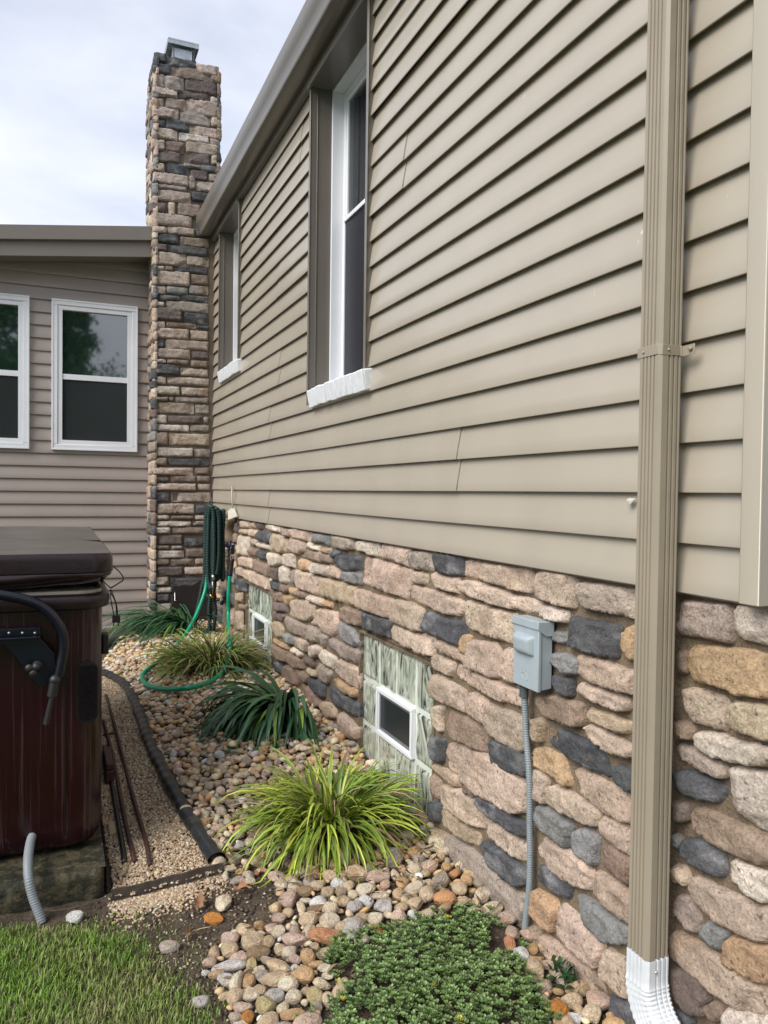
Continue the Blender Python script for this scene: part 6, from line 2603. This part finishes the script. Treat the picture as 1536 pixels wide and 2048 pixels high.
# tap
tp = thing('garden_tap', 'outdoor tap with a blue handle on the stone wall beside the hanging hose', 'tap', (XW, tapY, float(c[2])))
mb = MB()
cc_ = P3_(466, 1100, tapY)
mb.tube([(MO, tapY + .02, cc_[2] + .045), (cc_[0] + .01, tapY + .01, cc_[2] + .045), (cc_[0], tapY, cc_[2] + .02), (cc_[0] - .004, tapY, cc_[2] - .03)], .014, 10)
mb.build('body', M_BLK, tp, smooth=True)
mb = MB()
hc = P3_(459, 1089, tapY - .01)
mb.sphere(hc, .022, 12, 8, (.6, 1, 1))
for k in range(4):
    a = k * math.pi / 2 + .3
    mb.sphere((hc[0], hc[1] + .017 * math.cos(a), hc[2] + .017 * math.sin(a)), .009, 8, 6)
mb.build('handle', M_BLUE, tp, smooth=True)
mb = MB()
mb.tube([(MO, tapY, hc[2]), (hc[0], tapY, hc[2])], .006, 8)
mb.build('stem', M_STEEL, tp, smooth=True)
# dark woven hose hung in loops
HX, HY = 1.08, 5.80
dh = thing('woven_hose', 'bundle of dark green woven expandable hose hung in long loops in the wall corner', 'garden hose', (HX, HY, .9))
mb = MB()
rh = random.Random(3)
loops = [(413, 424, 1010, 1168, 0), (420, 434, 1014, 1162, 1), (428, 440, 1018, 1160, 2), (436, 446, 1022, 1150, 1), (441, 451, 1020, 1160, 2), (411, 430, 1012, 1195, 0), (425, 437, 1016, 1150, 3), (417, 427, 1012, 1178, 3)]
for (xa_, xb_, yt, yb, dk) in loops:
    Y_ = HY - .03 * dk + .03
    ctrl = [(xa_, yt + 22), ((xa_ + xb_) / 2, yt), (xb_, yt + 20), (xb_ + 1, (yt + yb) / 2 + rh.uniform(-9, 9)), (xb_ - 1, yb - 22), ((xa_ + xb_) / 2, yb), (xa_ - 1, yb - 22), (xa_ - 1 + rh.uniform(-1, 1), (yt + yb) / 2), (xa_, yt + 22)]
    P_ = crom([onY(u, v, Y_ + (.02 if i in (0, 6, 7, 8) else -.012)) for i, (u, v) in enumerate(ctrl)], 14)
    P_[:, 0] = np.minimum(P_[:, 0], 1.135)
    P_ = resample(P_, .0055)
    mb.tube(P_, lambda i: .0150 + .0028 * math.sin(i * 2 * math.pi / 3.5), 8)
mb.build('hose_loops', M_DHOSE, dh, smooth=True)
mb = MB()
for pth, Y_ in (([(412, 1140), (405, 1170), (398, 1205), (392, 1232), (390, 1250)], 5.86), ([(424, 1170), (421, 1195), (418, 1220), (420, 1250), (416, 1268)], 5.80), ([(428, 1200), (431, 1222), (429, 1245), (426, 1262)], 5.78)):
    P_ = resample(crom([onY(u, v, Y_) for u, v in pth], 14), .0055)
    mb.tube(P_, lambda i: .0150 + .0028 * math.sin(i * 2 * math.pi / 3.5), 8)
mb.build('hose_tail', M_DHOSE, dh, smooth=True)
mb = MB()
a_ = onY(424, 1006, HY)
mb.tube([onY(424, 985, HY + .03), a_, onY(420, 1024, HY), onY(430, 1034, HY - .03)], .006, 8)
mb.build('hanger', M_BLK, dh, smooth=True)
# spray nozzle
nz_ = thing('spray_nozzle', 'black spray nozzle with a brass fitting and round head hanging below the dark hose', 'spray nozzle', tuple(onY(430, 1190, 5.7)))
NY = 5.72
mb = MB()
mb.tube([onY(427, 1160, NY), onY(428, 1185, NY), onY(431, 1202, NY)], .014, 10)
mb.tube([onY(430, 1200, NY), onY(442, 1199, NY - .02)], .013, 10)
mb.build('grip', M_BLK, nz_, smooth=True)
mb = MB()
a_, b_ = onY(439, 1200, NY - .02), onY(447, 1202, NY - .035)
mb.tube([a_, a_ * .5 + b_ * .5, b_], lambda i: (.018, .030, .034)[i], 16)
mb.build('head', M_BLK, nz_, smooth=True, autosmooth=40)
mb = MB()
mb.tube([a_ * .55 + b_ * .45, a_ * .45 + b_ * .55], .0345, 18)
mb.build('head_ring', M_CREAM, nz_, smooth=True, autosmooth=40)
mb = MB()
mb.tube([onY(420, 1189, NY), onY(426, 1196, NY - .005)], lambda i: .006 + .006 * i, 8)
mb.build('brass_fitting', M_BRASS, nz_, smooth=True)
mb = MB()
mb.tube([onY(426, 1150, NY - .01), onY(427, 1160, NY - .01)], .011, 10)
mb.build('connector', M_STEEL, nz_, smooth=True)
mb = MB()
mb.tube([onY(425, 1162, NY - .02), onY(425, 1188, NY - .02)], .003, 6)
mb.build('trigger', M_STEEL, nz_, smooth=True)
# pale long-handled scraper standing against the lowest laps
sp = thing('scraper', 'pale plastic scraper with a thin handle hanging from the siding above the tap', 'scraper', tuple(onX(462, 1020, D - .02)))
Xs = D - .022
mb = MB()
hp_ = [onX(464, 972, Xs), onX(464, 1000, Xs), onX(466, 1022, Xs)]
mb.tube(hp_, .0065, 6)
mb.build('handle', M_SIDE, sp, smooth=True)
mb = MB()
Q = [onX(455, 1022, Xs - .03), onX(465, 1014, Xs), onX(473, 1033, Xs), onX(456, 1040, Xs - .03)]
Q2 = [q + np.array([.012, 0, 0]) for q in Q]
mb.add(Q + Q2, [(0, 1, 2, 3), (7, 6, 5, 4), (0, 4, 5, 1), (1, 5, 6, 2), (2, 6, 7, 3), (3, 7, 4, 0)])
mb.build('blade', M_CREAM, sp, bevel=.002)
mb = MB()
pts = [onX(467, 1036, MO - .03), onX(462, 1058, MO - .03), onX(462, 1085, MO - .03)]
mb.tube(resample(crom(pts, 6), .02), lambda i: .045, 8, flat=.45)
mb.build('mortar_patch', M_MORTAR, house, smooth=True)
# vertical timber strip beside the far glass block window
yA = GBW[1] + .012
mb = MB()
mb.box(MO - .016, MO - .002, yA + .003, yA + .05, .1, GBW[3] + .01)
tag(mb.build('timber_strip', mat('brown_timber', (.085, .045, .028), rough=.8, var=.3, vscale=20), None, bevel=.002), 'narrow brown timber strip standing beside the far glass block window', 'timber strip')


# ================================================================== TREES BEHIND THE CAMERA (seen mirrored in the panes)
def tree(x, y, h_, r_, seed, label):
    rr = random.Random(seed)
    nr = np.random.default_rng(seed)
    t = thing('garden_tree', label, 'tree', (x, y, 0), 'trees across the yard')
    mb = MB()
    limbs = []
    mb.tube(crom([(x, y, -.1), (x + rr.uniform(-.2, .2), y, h_ * .35), (x + rr.uniform(-.3, .3), y, h_ * .8)], 6), lambda i: .20 * h_ / 8 * (1 - i / 16), 8)
    for k in range(9):
        a = rr.uniform(0, 6.28)
        z0 = h_ * rr.uniform(.25, .6)
        e = (x + math.cos(a) * r_ * .8, y + math.sin(a) * r_ * .8, z0 + h_ * rr.uniform(.12, .35))
        limbs.append(e)
        mb.tube(crom([(x, y, z0), ((x + e[0]) / 2, (y + e[1]) / 2, (z0 + e[2]) / 2 + .3), e], 5), lambda i: .06 * (1 - i / 14), 6)
    mb.build('trunk', M_BARK, t, smooth=True)
    n = 14000
    cl = 60
    cen = np.array([(x + r_ * rr.gauss(0, .42), y + r_ * rr.gauss(0, .42), h_ * rr.uniform(.35, 1.0)) for _ in range(cl)])
    pk = nr.integers(0, cl, n)
    p = cen[pk] + nr.normal(0, r_ * .16, (n, 3))
    d1 = nr.normal(size=(n, 3))
    d1 /= np.linalg.norm(d1, axis=1)[:, None]
    d2 = np.cross(d1, nr.normal(size=(n, 3)))
    d2 /= np.linalg.norm(d2, axis=1)[:, None]
    s = nr.uniform(.06, .15, (n, 1)) * h_ / 8
    V = np.stack([p - d1 * s, p + d2 * s * .5, p + d1 * s, p - d2 * s * .5], 1).reshape(-1, 3)
    me = bpy.data.meshes.new('crown')
    me.from_pydata(V.tolist(), [], (np.arange(n)[:, None] * 4 + np.arange(4)[None]).tolist())
    C = np.ones((n, 4, 4), np.float32)
    C[:, :, :3] = (np.array([.09, .16, .05])[None] * nr.uniform(.5, 1.5, (n, 1)))[:, None, :]
    ca = me.color_attributes.new('col', 'FLOAT_COLOR', 'POINT')
    ca.data.foreach_set('color', C.ravel())
    me.materials.append(M_LEAF)
    o = bpy.data.objects.new('crown', me)
    COL.objects.link(o)
    o.parent = t
    o.matrix_parent_inverse = Matrix.Translation(-t.location)


for k, (x, y, h_, r_) in enumerate([(-5.0, -15, 10.0, 2.6), (-.2, -17, 8.6, 1.2), (-3.2, -16, 10.0, 2.2), (-8.5, -17, 11, 3.2), (3.6, -21, 5.0, 2.2), (-.8, -20, 6.0, 3.0)]):
    tree(x, y, h_, r_, 50 + k, 'leafy green tree across the yard, number of crowns mirrored in the panes' if False else ['broad', 'slim', 'wide spreading', 'tallest', 'low', 'tall rear'][k] + ' leafy tree across the yard, mirrored in the window panes')
